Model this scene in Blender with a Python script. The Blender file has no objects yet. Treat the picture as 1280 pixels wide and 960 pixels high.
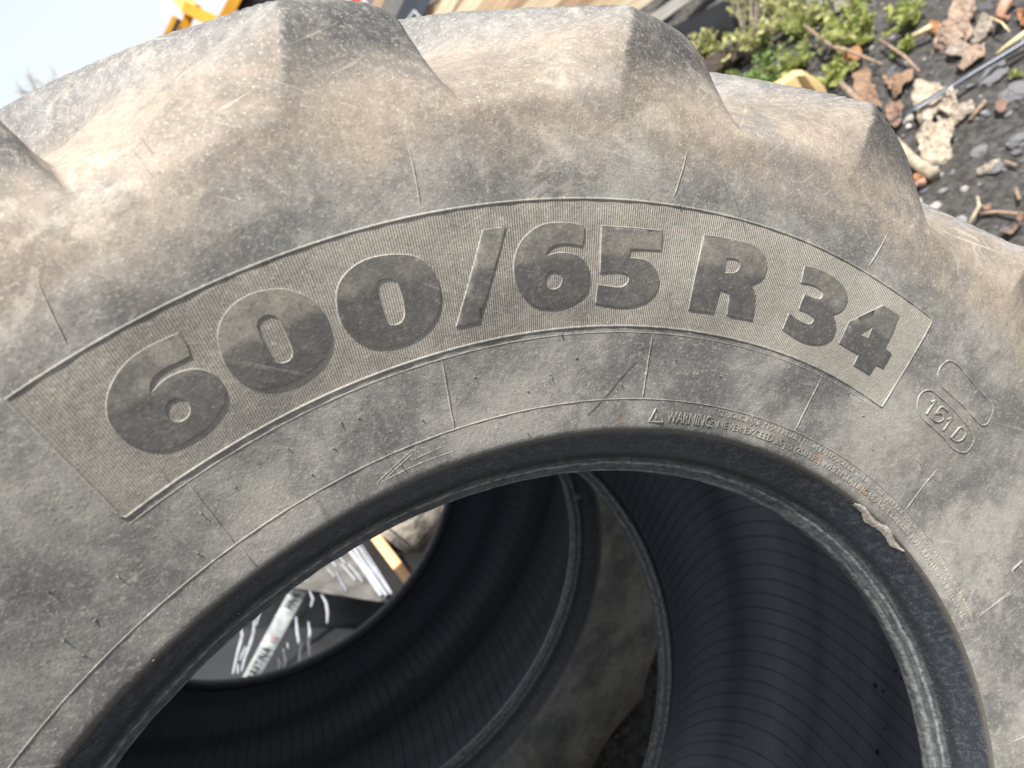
import bpy, bmesh, math, random
import numpy as np
from mathutils import Vector, Matrix, noise
from mathutils.geometry import delaunay_2d_cdt
random.seed(7); rng = np.random.default_rng(7)
S = bpy.context.scene; COL = S.collection
R = math.radians

# ---------------------------------------------------------------- place: tyre pose, camera, light
F_PX = 1007.61
C1 = np.array([-0.035207, 0.479907, 0.848414])          # tyre centre seen from the lens
N1 = np.array([0.42955273, 0.07138688, -0.90021573])    # its axis, towards the viewer
def basis(n):
    u = np.cross(n, [0, 1, 0.]); u /= np.linalg.norm(u); return u, np.cross(n, u)
U1, V1 = basis(N1)
AZ_UP, LEAN = R(140), 0.13
ip = math.cos(AZ_UP)*U1 + math.sin(AZ_UP)*V1
ZW = math.cos(LEAN)*ip + math.sin(LEAN)*N1
YW = -N1 - (-N1 @ ZW)*ZW; YW /= np.linalg.norm(YW)
XW = np.cross(YW, ZW)
RCW = np.array([XW, YW, ZW])                              # lens frame -> world
TYRE_Z = 0.80
CAM = np.array([0, 0, TYRE_Z]) - RCW @ C1
def ray(px, py):
    d = RCW @ np.array([(px-640)/F_PX, (py-480)/F_PX, 1.0]); return d
def G(px, py, z=0.0):
    d = ray(px, py); t = (z-CAM[2])/d[2]; return Vector(CAM + d*t)
def AT(px, py, depth): return Vector(CAM + ray(px, py)*depth)
def ONPLANE(px, py, p0, nrm):
    d = ray(px, py); t = (np.array(p0)-CAM) @ np.array(nrm) / (d @ np.array(nrm)); return Vector(CAM+d*t)

cd = bpy.data.cameras.new('camera'); cam = bpy.data.objects.new('camera', cd); COL.objects.link(cam)
cd.sensor_width = 9.78; cd.lens = 9.78*F_PX/1280; cd.clip_start = 0.02; cd.clip_end = 800
cd.dof.use_dof = True; cd.dof.focus_distance = 0.60; cd.dof.aperture_fstop = 2.1
cx, cy_, cz = RCW @ [1, 0, 0], RCW @ [0, -1, 0], RCW @ [0, 0, -1]
cam.matrix_world = Matrix([[cx[i], cy_[i], cz[i], CAM[i]] for i in range(3)] + [[0, 0, 0, 1]])
S.camera = cam

sn = 0.42
sun_c = sn*N1 + math.sqrt(1-sn*sn)*(math.cos(R(133))*U1 + math.sin(R(133))*V1)
sun_w = RCW @ sun_c
el = math.asin(sun_w[2]); rot = math.atan2(sun_w[0], sun_w[1])
w = bpy.data.worlds.new('World'); S.world = w; w.use_nodes = True
nt = w.node_tree; sky = nt.nodes.new('ShaderNodeTexSky'); sky.sky_type = 'NISHITA'; sky.sun_disc = False
sky.sun_elevation = el; sky.sun_rotation = rot; sky.dust_density = 1.5; sky.air_density = 1.0
# thin bright cloud spread over the whole sky
tc = nt.nodes.new('ShaderNodeTexCoord'); cn = nt.nodes.new('ShaderNodeTexNoise'); cn.inputs['Scale'].default_value = 2.2; cn.inputs['Detail'].default_value = 6
cr_ = nt.nodes.new('ShaderNodeMapRange'); cr_.inputs[1].default_value = .3; cr_.inputs[2].default_value = .62; cr_.inputs[3].default_value = .72; cr_.inputs[4].default_value = .95
cm = nt.nodes.new('ShaderNodeMix'); cm.data_type = 'RGBA'; cm.inputs[7].default_value = (3.55, 3.65, 3.78, 1)
nt.links.new(tc.outputs['Generated'], cn.inputs['Vector']); nt.links.new(cn.outputs['Fac'], cr_.inputs[0]); nt.links.new(cr_.outputs[0], cm.inputs['Factor'])
nt.links.new(sky.outputs[0], cm.inputs[6]); nt.links.new(cm.outputs[2], nt.nodes['Background'].inputs[0]); nt.nodes['Background'].inputs[1].default_value = 0.13
sd = bpy.data.lights.new('sun', 'SUN'); sun = bpy.data.objects.new('sun', sd); COL.objects.link(sun)
sd.energy = 4.9; sd.angle = R(0.53); sd.color = (1, 0.955, 0.88)
sun.rotation_euler = Vector(sun_w).to_track_quat('Z', 'Y').to_euler()
S.view_settings.view_transform = 'Standard'; S.view_settings.look = 'None'
S.view_settings.exposure = 1.0; S.view_settings.gamma = 1.0
print('SUN elev', math.degrees(el), 'CAM', CAM)

# ---------------------------------------------------------------- helpers
def tag(o, label=None, cat=None, group=None, kind=None):
    if label: o['label'] = label
    if cat: o['category'] = cat
    if group: o['group'] = group
    if kind: o['kind'] = kind
    return o
def empty(name, loc, label=None, cat=None, group=None):
    o = bpy.data.objects.new(name, None); COL.objects.link(o); o.location = loc; o.empty_display_size = .1
    return tag(o, label, cat, group)
def mesh_obj(name, verts, faces, mat, parent=None, smooth=True, uvs=None):
    me = bpy.data.meshes.new(name); me.from_pydata([tuple(map(float, v)) for v in verts], [], [tuple(f) for f in faces])
    if mat: me.materials.append(mat)
    if uvs is not None:
        l = me.uv_layers.new(name='UVMap'); vi = np.empty(len(me.loops), np.int32); me.loops.foreach_get('vertex_index', vi)
        l.data.foreach_set('uv', np.asarray(uvs, np.float32)[vi].ravel())
    me.polygons.foreach_set('use_smooth', [smooth]*len(me.polygons)); me.update()
    o = bpy.data.objects.new(name, me); COL.objects.link(o)
    if parent: o.parent = parent
    return o
def bm_obj(name, bm, mat, parent=None, smooth=False):
    me = bpy.data.meshes.new(name); bm.to_mesh(me); bm.free(); me.materials.append(mat)
    me.polygons.foreach_set('use_smooth', [smooth]*len(me.polygons))
    o = bpy.data.objects.new(name, me); COL.objects.link(o)
    if parent: o.parent = parent
    return o
def sstep(a, b, x):
    t = np.clip((x-a)/(b-a), 0, 1); return t*t*(3-2*t)

class NT:
    """tiny node builder"""
    def __init__(s, name, rough=.8, spec=.4):
        s.m = bpy.data.materials.new(name); s.m.use_nodes = True; s.t = s.m.node_tree; s.b = s.t.nodes['Principled BSDF']
        s.b.inputs['Roughness'].default_value = rough; s.b.inputs['Specular IOR Level'].default_value = spec
    def n(s, typ, **k):
        x = s.t.nodes.new(typ)
        for a, v in k.items(): setattr(x, a, v)
        return x
    def put(s, sock, v):
        if hasattr(v, 'is_output') or isinstance(v, bpy.types.NodeSocket): s.t.links.new(v, sock)
        else:
            if sock.type == 'RGBA' and len(v) == 3: v = (*v, 1)
            sock.default_value = v
    def obj(s): return s.n('ShaderNodeTexCoord').outputs['Object']
    def uv(s): return s.n('ShaderNodeTexCoord').outputs['UV']
    def sep(s, v):
        x = s.n('ShaderNodeSeparateXYZ'); s.put(x.inputs[0], v); return x.outputs
    def comb(s, a, b, c=0.0):
        x = s.n('ShaderNodeCombineXYZ'); s.put(x.inputs[0], a); s.put(x.inputs[1], b); s.put(x.inputs[2], c); return x.outputs[0]
    def noise(s, v, scale, detail=4, rough=.55, dist=0.0):
        x = s.n('ShaderNodeTexNoise'); s.put(x.inputs['Vector'], v); x.inputs['Scale'].default_value = scale
        x.inputs['Detail'].default_value = detail; x.inputs['Roughness'].default_value = rough; x.inputs['Distortion'].default_value = dist
        return x.outputs['Fac']
    def vor(s, v, scale, feature='F1', out='Distance'):
        x = s.n('ShaderNodeTexVoronoi', feature=feature); s.put(x.inputs['Vector'], v); x.inputs['Scale'].default_value = scale; return x.outputs[out]
    def math(s, op, a, b=0.0, c=0.0, clamp=False):
        x = s.n('ShaderNodeMath', operation=op, use_clamp=clamp); s.put(x.inputs[0], a); s.put(x.inputs[1], b)
        if op in ('MULTIPLY_ADD', 'SMOOTH_MIN', 'COMPARE'): s.put(x.inputs[2], c)
        return x.outputs[0]
    def step(s, v, a, b, o0=0.0, o1=1.0):
        x = s.n('ShaderNodeMapRange', interpolation_type='SMOOTHSTEP'); s.put(x.inputs[0], v)
        for i, q in enumerate((a, b, o0, o1)): x.inputs[i+1].default_value = q
        return x.outputs[0]
    def mix(s, f, a, b, blend='MIX'):
        x = s.n('ShaderNodeMix', data_type='RGBA', blend_type=blend); s.put(x.inputs['Factor'], f)
        s.put(x.inputs[6], a); s.put(x.inputs[7], b); return x.outputs[2]
    def col(s, c): s.put(s.b.inputs['Base Color'], c)
    def bump(s, h, dist, strength=1.0, prev=None):
        x = s.n('ShaderNodeBump'); x.inputs['Strength'].default_value = strength; x.inputs['Distance'].default_value = dist
        s.put(x.inputs['Height'], h)
        if prev is not None: s.put(x.inputs['Normal'], prev)
        s.t.links.new(x.outputs[0], s.b.inputs['Normal']); return x.outputs[0]
def simple(name, c, rough=.6, var=.25, scale=20, bump=0.0, metal=0.0, spec=.4):
    m = NT(name, rough, spec); o = m.obj(); f = m.noise(o, scale, 5)
    dark = tuple(v*(1-var) for v in c); lite = tuple(min(1, v*(1+var)) for v in c)
    m.col(m.mix(m.step(f, .3, .7), dark, lite)); m.b.inputs['Metallic'].default_value = metal
    if bump: m.bump(m.noise(o, scale*4, 6), bump)
    return m.m

# ---------------------------------------------------------------- tyre surface
def pchip(xk, yk, x):
    xk = np.array(xk, float); yk = np.array(yk, float); h = np.diff(xk); d = np.diff(yk)/h
    m = np.zeros_like(yk); m[0] = d[0]; m[-1] = d[-1]
    for i in range(1, len(xk)-1):
        if d[i-1]*d[i] > 0: m[i] = 2*d[i-1]*d[i]/(d[i-1]+d[i])
    i = np.clip(np.searchsorted(xk, x)-1, 0, len(h)-1); t = (x-xk[i])/h[i]
    return (2*t**3-3*t**2+1)*yk[i]+(t**3-2*t**2+t)*h[i]*m[i]+(-2*t**3+3*t**2)*yk[i+1]+(t**3-t**2)*h[i]*m[i+1]
SIDE = [(.4639, .2578), (.4655, .2590), (.470, .2602), (.4859, .2632), (.510, .2680), (.5372, .2741), (.575, .2825), (.6196, .2892), (.645, .2912), (.660, .2905)]
def prof(r): return pchip([p[0] for p in SIDE], [p[1] for p in SIDE], np.clip(r, .4639, .66))
E1, E2 = -0.006987, -0.011658
def oval(th): return 1 + E1*np.cos(2*th) + E2*np.sin(2*th)
def wob(th, r):
    return (.0010*np.sin(5.3*th+14*r)+.0007*np.sin(11*th-25*r+1)+.0004*np.sin(23*th+60*r+2))*sstep(.47, .52, r)*(1-.0*r)
def hs(th, r): return prof(r) + wob(th, r)
def surf(th, r, off=0.0):
    """point on the near sidewall in the tyre's own frame; r is the true (un-ovalled) radius"""
    q = r*oval(th); return np.stack([q*np.cos(th), q*np.sin(th), hs(th, r)+off], -1)
def unpx(p, h_of=None):
    """photo point -> (azimuth, radius) on the near sidewall"""
    p = np.atleast_2d(np.array(p, float)); d = np.c_[(p-[640, 480])/F_PX, np.ones(len(p))]; h = np.full(len(p), .28)
    for _ in range(8):
        t = (N1 @ C1 + h)/(d @ N1); X = d*t[:, None]-C1-h[:, None]*N1; a = X @ U1; b = X @ V1
        th = np.arctan2(b, a); r = np.hypot(a, b)/oval(th); h = hs(th, np.clip(r, .4639, .72))
    return th, r

def vnoise(P, scale, seed=0):
    P = P*scale; i = np.floor(P).astype(np.int64); f = P-i; f = f*f*(3-2*f); out = 0
    def hsh(ix, iy, iz):
        n = (ix*374761393 + iy*668265263 + iz*2147483647 + seed*144269) & 0xffffffff
        n = ((n ^ (n >> 13))*1274126177) & 0xffffffff; return ((n ^ (n >> 16)) & 0xffff)/65535.0
    for dx in (0, 1):
        for dy in (0, 1):
            for dz in (0, 1):
                wgt = (f[..., 0] if dx else 1-f[..., 0])*(f[..., 1] if dy else 1-f[..., 1])*(f[..., 2] if dz else 1-f[..., 2])
                out = out + wgt*hsh(i[..., 0]+dx, i[..., 1]+dy, i[..., 2]+dz)
    return out-.5

MID = -0.0266
def mir(h): return 2*MID-h
bead_rows = [(.1960, .4360), (.2000, .4300), (.2050, .4265), (.2115, .4253), (.2165, .4262), (.2205, .4290), (.2232, .4330), (.2250, .4350),
             (.2275, .4362), (.2290, .4385), (.2292, .4405), (.2310, .4420), (.2350, .4440), (.2400, .4475), (.2450, .4520), (.2495, .4565), (.2535, .4600), (.2562, .4620)]
side_r = np.concatenate([np.linspace(.4639, .472, 8), np.linspace(.4745, .652, 76)])
side_rows = [(float(prof(r)), float(r)) for r in side_r]
NS = 34; NTR = 44
P0k = [(.2905, .660), (.2885, .676), (.274, .693), (.250, .709), (.218, .723), (.170, .738), (.10, .753), (.03, .760), (MID, .762)]
P1k = [(.2905, .660), (.290, .685), (.2845, .715), (.2770, .741), (.2665, .758), (.250, .766), (.20, .775), (.15, .783), (.10, .790), (.04, .797), (MID, .800)]
def path(K, ts, tk):
    K = np.array(K); return np.stack([pchip(tk, K[:, 0], ts), pchip(tk, K[:, 1], ts)], -1)
tsh = np.linspace(0.02, 1, NS); ttr = np.linspace(1, 2, NTR+1)[1:]; TS = np.concatenate([tsh, ttr])
p1t = [0, .25, .5, .72, .88, 1.0, 1.18, 1.36, 1.54, 1.76, 2.0]
p0t = [0, .25, .5, .72, .95, 1.25, 1.54, 1.80, 2.0]
P0 = path(P0k, TS, p0t); P1 = path(P1k, TS, p1t)
liner_half = [(.1980, .4440), (.2050, .4570), (.2180, .4820), (.2330, .5150), (.2450, .5500), (.2520, .5900), (.2520, .6250), (.2420, .6600), (.2200, .6900),
              (.1900, .7090), (.1500, .7220), (.1000, .7310), (.0400, .7360), (MID, .7370)]
lk = np.array(liner_half); lt = np.concatenate([[0], np.cumsum(np.hypot(*np.diff(lk, axis=0).T))])
LT = np.linspace(0, lt[-1], 46); LIN = np.stack([pchip(lt, lk[:, 0], LT), pchip(lt, lk[:, 1], LT)], -1)

AZ = np.radians(np.concatenate([np.arange(-14, 150, .22), np.arange(150, 346, 1.0)])); NA = len(AZ)
AZD = np.degrees(AZ)
def lug_rows(TS, P0, P1, phase):
    """rows x azimuth positions (h, r) of shoulder and tread with the lugs raised, and the lug weight and number"""
    H = np.zeros((len(TS), NA)); Q = H.copy(); L = H.copy(); WR = H.copy(); K = np.zeros(H.shape, int)
    for i, t in enumerate(TS):
        h1, r1 = P1[i]; h0, r0 = P0[i]
        D = 0 if t <= 1 else math.degrees((.25-h1)/.79)*.97
        low = max(0, (.766-r1)/.066) if t <= 1 else 0
        crest = 109 + 1.9*low + D; wd = 5.5 + 2.1*low
        ph = (AZD-crest-phase+18+wd+1.1+.0) % 18.0 - wd - 1.6; k = np.round((AZD-ph-crest-phase)/18).astype(int)
        wf_full = 18-wd-1.1; wf = wf_full if t <= 1 else wf_full + (4.2-wf_full)*sstep(1.0, 1.35, t)
        steep = 1.0
        l = np.where(ph < -wd, sstep(-wd-steep, -wd, ph), np.where(ph <= 0, 1.0, 1-sstep(-.25, 1.0, ph/wf)*1.0))
        g = np.clip(ph/wf, 0, 1); lin = (1-g)**1.45*(1-sstep(.75, 1, g)*.0)
        gentle = 1-sstep(1.0, 1.35, t)
        l = np.where(ph > 0, lin*gentle + (1-sstep(0, 1, g))*(1-gentle), l)
        endf = 1-sstep(1.82, 1.98, t)*(.999)
        l = l*endf
        gt = math.sin(t*math.pi*.5)**1.6 if t <= 1 else 1-sstep(1, 1.25, t)
        tl = np.where(ph <= 0, np.clip(-ph/wd, 0, 1.1), 0)
        dh = -.026*gt*tl; dr = -.007*gt*np.clip(tl, 0, 1)**8*(1 if t > .6 else t/.6)
        hump = 0
        H[i] = h0+(h1-h0)*l + dh*l + hump*l; Q[i] = r0+(r1-r0)*l + dr*l
        L[i] = l; K[i] = k
        WR[i] = ((ph <= .15) & (ph >= -wd-.6))*sstep(.22, .70, t)*(1 if t <= 1 else 1-.5*sstep(1, 1.1, t)) + .45*(t > 1.02)*sstep(.7, 1, l)*(ph > .15)  # darkens lug end faces, shade painted in with the wear; worn tread tops too
    return H, Q, L, K, WR
TH2 = AZ[None, :]
rows_h = []; rows_r = []; kind = []; lugw = []; lugk = []; wear_shade = []
def add_rows(rs, name):
    for h, r in rs:
        rows_h.append(np.full(NA, h)); rows_r.append(np.full(NA, r)); kind.append(name); lugw.append(np.zeros(NA)); lugk.append(np.zeros(NA, int)); wear_shade.append(np.zeros(NA))
add_rows(bead_rows, 'bead'); add_rows(side_rows, 'sidewall')
H, Q, L, K, WR = lug_rows(TS, P0, P1, 0.0)
for i in range(len(TS)): rows_h.append(H[i]); rows_r.append(Q[i]); kind.append('tread'); lugw.append(L[i]); lugk.append(K[i]); wear_shade.append(WR[i])
H, Q, L, K, WR = lug_rows(TS, P0, P1, 9.0)
for i in range(len(TS)-2, -1, -1): rows_h.append(mir(H[i])); rows_r.append(Q[i]); kind.append('tread'); lugw.append(L[i]); lugk.append(K[i]+100); wear_shade.append(WR[i])
add_rows([(mir(h), r) for h, r in side_rows[::-3]], 'sidewall_far')
add_rows([(mir(h), r) for h, r in bead_rows[::-1]], 'bead_far')
add_rows([(mir(h), r) for h, r in LIN[:-1]], 'liner'); add_rows([tuple(p) for p in LIN[::-1]], 'liner')
RH = np.array(rows_h); RR = np.array(rows_r); kind = np.array(kind); LW = np.array(lugw); LK = np.array(lugk); WEAR_SHADE = np.array(wear_shade); NR = len(RH)
sidem = np.isin(kind, ['sidewall'])[:, None]
RH = RH + np.where(sidem, wob(TH2, RR), 0)
fade = np.where((kind == 'tread')[:, None], np.clip(1-(RR-.66)/.02, 0, 1)*(RH > 0), 0); RH = RH + fade*wob(TH2, np.full_like(RR, .66))
# relief that the moulding and wear leave in the rubber
P3 = np.stack([RR*np.cos(TH2), RR*np.sin(TH2), RH], -1)
tr = (kind == 'tread')[:, None]*sstep(.67, .71, RR)
n1 = vnoise(P3, 14, 1); n2 = vnoise(P3, 45, 2); n3 = vnoise(P3, 120, 3)
dn = tr*(.0016*n1+.0009*n2+.0005*n3)
foot = tr*np.exp(-((LW-.12)/.10)**2)*(RH > -.05)*(RH < .19); dn = dn + foot*(.006*np.abs(n3)+.004*n2)
bd = np.isin(kind, ['bead', 'bead_far'])[:, None]*1.0
Pb = np.stack([P3[..., 0]*.25, P3[..., 1]*.25, P3[..., 2]], -1)
dn = dn + bd*(.0007*vnoise(P3, 130, 5)+.0007*vnoise(P3, 60, 6))*sstep(.440, .432, RR)
RR2 = (RR+dn)*(1+(oval(TH2)-1)*(1-np.where((kind == 'tread')[:, None], sstep(.665, .74, RR), 0)))
P3 = np.stack([RR2*np.cos(TH2), RR2*np.sin(TH2), RH], -1)
# smooth vertex normals on the closed grid
da = np.roll(P3, -1, 1)-np.roll(P3, 1, 1); ds = np.roll(P3, -1, 0)-np.roll(P3, 1, 0)
NRM = np.cross(da, ds); NRM /= np.maximum(np.linalg.norm(NRM, axis=-1, keepdims=True), 1e-12)
mid_i = np.where(kind == 'sidewall')[0][20]
if NRM[mid_i, 10, 2] < 0: NRM = -NRM; FLIP = True
else: FLIP = False

_near = np.where((kind == 'sidewall'))[0].tolist()+[i+len(bead_rows)+len(side_rows) for i in range(len(TS)) if TS[i] < .8]
_gr, _gh = RR[_near], RH[_near]; _hs0 = hs
def hs(th, r):
    base = _hs0(th, r); th_, r_ = np.broadcast_arrays(np.atleast_1d(th), np.atleast_1d(r)); out = np.array(np.broadcast_to(base, th_.shape), float)
    for k in np.where(r_.ravel() > .655)[0]:
        a = (th_.ravel()[k]-AZ[0]) % (2*math.pi)+AZ[0]; j = min(np.searchsorted(AZ, a), NA-1); out.ravel()[k] = np.interp(r_.ravel()[k], _gr[:, j], _gh[:, j])
    return out if np.ndim(th) or np.ndim(r) else float(out[0])
# ---------------------------------------------------------------- tyre materials
def box_ends():
    a = unpx([(6, 502), (157, 649)])[0].mean(); b = unpx([(1166, 398), (1102, 510)])[0].mean(); return a, b
BOX_L, BOX_R = box_ends(); BOX_LO, BOX_HI = .5372, .6196
print('BOX az', math.degrees(BOX_L), math.degrees(BOX_R))

def rubber(name, kind):
    m = NT(name, .78, .35); o = m.obj(); U = m.sep(m.uv()); az, r = U[0], U[1]      # az in degrees/100, r in metres
    big = m.noise(o, 5.5, 5, .6); mid = m.noise(o, 19, 6, .65, .4); fine = m.noise(o, 95, 6, .7); spk = m.noise(o, 520, 3, .7)
    clean = (.075, .078, .082); grey = (.295, .272, .240); tan = (.300, .250, .204); pale = (.40, .37, .32)
    if kind == 'numeral':
        big = m.noise(o, 9, 4, .5)
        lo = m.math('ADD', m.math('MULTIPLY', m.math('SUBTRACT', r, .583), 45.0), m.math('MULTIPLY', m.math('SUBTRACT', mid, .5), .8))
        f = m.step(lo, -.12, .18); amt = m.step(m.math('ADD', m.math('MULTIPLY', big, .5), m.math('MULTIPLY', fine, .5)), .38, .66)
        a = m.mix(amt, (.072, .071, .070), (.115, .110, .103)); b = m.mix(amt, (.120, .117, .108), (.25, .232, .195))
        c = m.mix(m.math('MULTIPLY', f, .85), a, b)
    else:
        # road dust: heavy and brown on the shoulder, thin and grey down the sidewall
        edge = m.math('ADD', r, m.math('MULTIPLY', m.math('SUBTRACT', mid, .5), .060))
        sh = m.step(m.math('ADD', edge, m.math('MULTIPLY', m.math('SUBTRACT', big, .5), .07)), .622, .668)
        g_amt = m.step(m.math('ADD', m.math('MULTIPLY', mid, .55), m.math('MULTIPLY', fine, .45)), .36, .64)
        lg = m.noise(o, 8.5, 9, .62, .25); g2 = m.step(m.math('ADD', m.math('MULTIPLY', lg, .85), m.math('MULTIPLY', fine, .15)), .39, .62)
        low = m.mix(g2, (.108, .108, .106), (.282, .273, .252))
        low = m.mix(m.math('MULTIPLY', m.step(big, .54, .70), .5), low, (.33, .315, .280))
        bl = m.step(m.noise(o, 11, 5, .6), .53, .66)
        g3 = m.step(m.math('ADD', m.math('MULTIPLY', m.noise(o, 12, 8, .6, .3), .7), m.math('MULTIPLY', fine, .3)), .36, .66); high = m.mix(g3, (.172, .147, .124), tan)
        high = m.mix(m.math('MULTIPLY', bl, .62), high, (.150, .145, .142))
        ph2 = m.step(m.noise(o, 8, 6, .7), .56, .72); high = m.mix(m.math('MULTIPLY', ph2, .5), high, pale)
        top = m.math('MULTIPLY', m.step(edge, .725, .770), .80); high = m.mix(top, high, m.mix(g_amt, (.115, .12, .13), (.23, .23, .232)))
        c = m.mix(sh, low, high)
        at = m.n('ShaderNodeAttribute', attribute_name='wear_shade'); wn = m.math('MULTIPLY', at.outputs['Fac'], m.step(m.math('ADD', m.math('MULTIPLY', mid, .5), m.math('MULTIPLY', lg, .5)), .40, .62, 1.0, .70))
        c = m.mix(wn, c, m.mix(g_amt, (.050, .051, .053), (.112, .110, .107)))  # rubbed dark rubber, with end-face shade put into the colour
        if kind == 'wall':
            inb = m.math('MULTIPLY', m.math('MULTIPLY', m.math('GREATER_THAN', r, BOX_LO), m.math('LESS_THAN', r, BOX_HI)),
                         m.math('MULTIPLY', m.math('LESS_THAN', az, math.degrees(BOX_L)/100), m.math('GREATER_THAN', az, math.degrees(BOX_R)/100)))
            bx = m.mix(g2, (.225, .206, .182), (.355, .325, .280)); bx = m.mix(m.math('MULTIPLY', m.step(big, .52, .64), .4), bx, (.24, .235, .225)); bx = m.mix(m.step(az, 1.02, .74, 0, .62), bx, (.42, .395, .34))
            wv = m.n('ShaderNodeMath', operation='SINE'); m.put(wv.inputs[0], m.math('MULTIPLY', az, 2*math.pi*100/.160))
            rib = m.math('MULTIPLY_ADD', wv.outputs[0], .5, .5)
            bx = m.mix(m.math('MULTIPLY', rib, .42), bx, (.10, .095, .088)); c = m.mix(m.math('MULTIPLY', inb, .88), c, bx)
        if kind == 'ridge': c = m.mix(.22, c, (.40, .375, .32))  # ridges paler: dust, plus the light on their edges put into the colour
        # rusty smear just above the bead
        rs = m.math('MULTIPLY', m.math('MULTIPLY', m.step(r, .468, .471), m.step(r, .482, .475)), m.step(m.noise(o, 26, 5, .7), .5, .63))
        rs = m.math('MULTIPLY', rs, m.math('MULTIPLY', m.step(az, .50, .62), m.step(az, 1.0, .93)))
        c = m.mix(m.math('MULTIPLY', rs, .55), c, (.26, .13, .065))
    ks = .45 if kind == 'numeral' else 1.0
    # smudges where the dust is rubbed away, dried splashes, and fine scratches in several directions
    sm = m.math('MULTIPLY', m.step(m.noise(o, 21, 9, .68, 1.2), .52, .62), m.step(m.noise(o, 4.5, 3, .5), .42, .60))
    c = m.mix(m.math('MULTIPLY', sm, .50*ks), c, (.095, .096, .098))
    sp = m.math('MULTIPLY', m.step(m.noise(o, 34, 9, .72, .8), .53, .62), m.step(m.noise(o, 6.5, 3, .5), .45, .62))
    c = m.mix(m.math('MULTIPLY', sp, .42*ks), c, (.44, .40, .335))
    ox = m.sep(o)
    for k_, (a_x, a_y, sx) in enumerate(((.8, .6, 9), (-.5, .87, 7), (.98, -.2, 8))):
        uu = m.math('ADD', m.math('MULTIPLY', ox[0], a_x), m.math('MULTIPLY', ox[1], a_y)); vv = m.math('ADD', m.math('MULTIPLY', ox[0], -a_y), m.math('MULTIPLY', ox[1], a_x))
        sn_ = m.noise(m.comb(m.math('MULTIPLY', uu, sx), m.math('MULTIPLY', vv, 230.0), k_*3.3), 1.0, 4, .6, .15)
        c = m.mix(m.math('MULTIPLY', m.step(sn_, .62, .70), m.step(m.noise(o, 7+k_*3, 3, .5), .5, .6, 0, .42*ks)), c, (.46, .43, .37) if k_ != 1 else (.07, .07, .07))
    c = m.mix(m.step(fine, .34, .60, .12, 0), c, (.07, .068, .064)); c = m.mix(m.step(fine, .54, .74, 0, .13*ks), c, (.42, .385, .32)); c = m.mix(m.step(m.noise(o, 240, 5, .75),   .5, .72, 0, .4*ks), c, (.47, .44, .37)); c = m.mix(m.step(spk, .58, .72, 0, .5*ks), c, (.55, .51, .44))
    c = m.mix(m.step(spk, .42, .28, 0, .45), c, (.03, .03, .03))
    sc = m.noise(m.comb(m.math('MULTIPLY', az, 160.0), m.math('MULTIPLY', r, 30.0)), 1.0, 6, .75)
    c = m.mix(m.step(sc, .60, .80, 0, .22), c, (.42, .40, .36))
    m.col(c)
    h = m.math('ADD', m.math('MULTIPLY', fine, .5), m.math('MULTIPLY', spk, .35))
    h = m.math('SUBTRACT', h, m.math('MULTIPLY', m.step(m.math('ABSOLUTE', m.math('SUBTRACT', m.noise(o, 60, 5, .6), .5)), .0, .010, 1, 0), m.math('MULTIPLY', m.step(big, .5, .62), .12)))
    nrm = m.bump(h, .0011 if kind != 'numeral' else .0008, .9)
    if kind == 'wall':
        m.bump(m.math('MULTIPLY', m.math('SUBTRACT', 1.0, rib), inb), .0004, .7, nrm)
    m.put(m.b.inputs['Roughness'], m.step(mid, .3, .7, .62, .9))
    return m.m
def bead_mat():
    m = NT('bead_rubber', .42, .5); o = m.obj(); U = m.sep(m.uv()); az, r = U[0], U[1]
    st = m.noise(m.comb(m.math('MULTIPLY', az, 14.0), m.math('MULTIPLY', r, 420.0)), 1.0, 6, .65, .3); fine = m.noise(o, 160, 6, .75); sc = m.noise(o, 33, 5, .6)
    rr = m.math('ADD', r, m.math('MULTIPLY', m.math('SUBTRACT', sc, .5), .005))
    toe = m.step(rr, .4395, .4355)
    dark = m.mix(m.step(fine, .45, .75), (.022, .026, .034), (.085, .092, .108))
    dark = m.mix(m.step(rr, .446, .442, 0, .7), dark, (.012, .013, .015))
    rl = m.math('ADD', r, m.math('MULTIPLY', m.math('SUBTRACT', m.noise(m.comb(m.math('MULTIPLY', az, 30.0), 0.0), 1.0, 5, .6), .5), .004))
    l1 = m.math('ADD', m.step(m.math('ABSOLUTE', m.math('SUBTRACT', rl, .4338)), .0016, .0004), m.step(m.math('ABSOLUTE', m.math('SUBTRACT', rl, .4268)), .0018, .0004))
    w_ = m.mix(m.step(m.math('ADD', m.math('MULTIPLY', st, .45), m.math('MULTIPLY', fine, .55)), .40, .66), (.032, .035, .040), (.115, .12, .127))
    w_ = m.mix(m.math('MULTIPLY', l1, m.step(fine, .38, .6, .15, .8)), w_, (.25, .255, .25))
    c = m.mix(toe, dark, w_); c = m.mix(m.step(r, .4590, .4630, 0, .8), c, (.12, .105, .09))
    c = m.mix(m.step(m.noise(o, 700, 2), .66, .74, 0, .5), c, (.5, .48, .44))
    m.col(c); m.put(m.b.inputs['Roughness'], m.step(toe, 0, 1, .40, .58))
    m.bump(m.math('ADD', m.math('MULTIPLY', st, .5), m.math('MULTIPLY', fine, .35)), .0013, .9)
    return m.m
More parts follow.
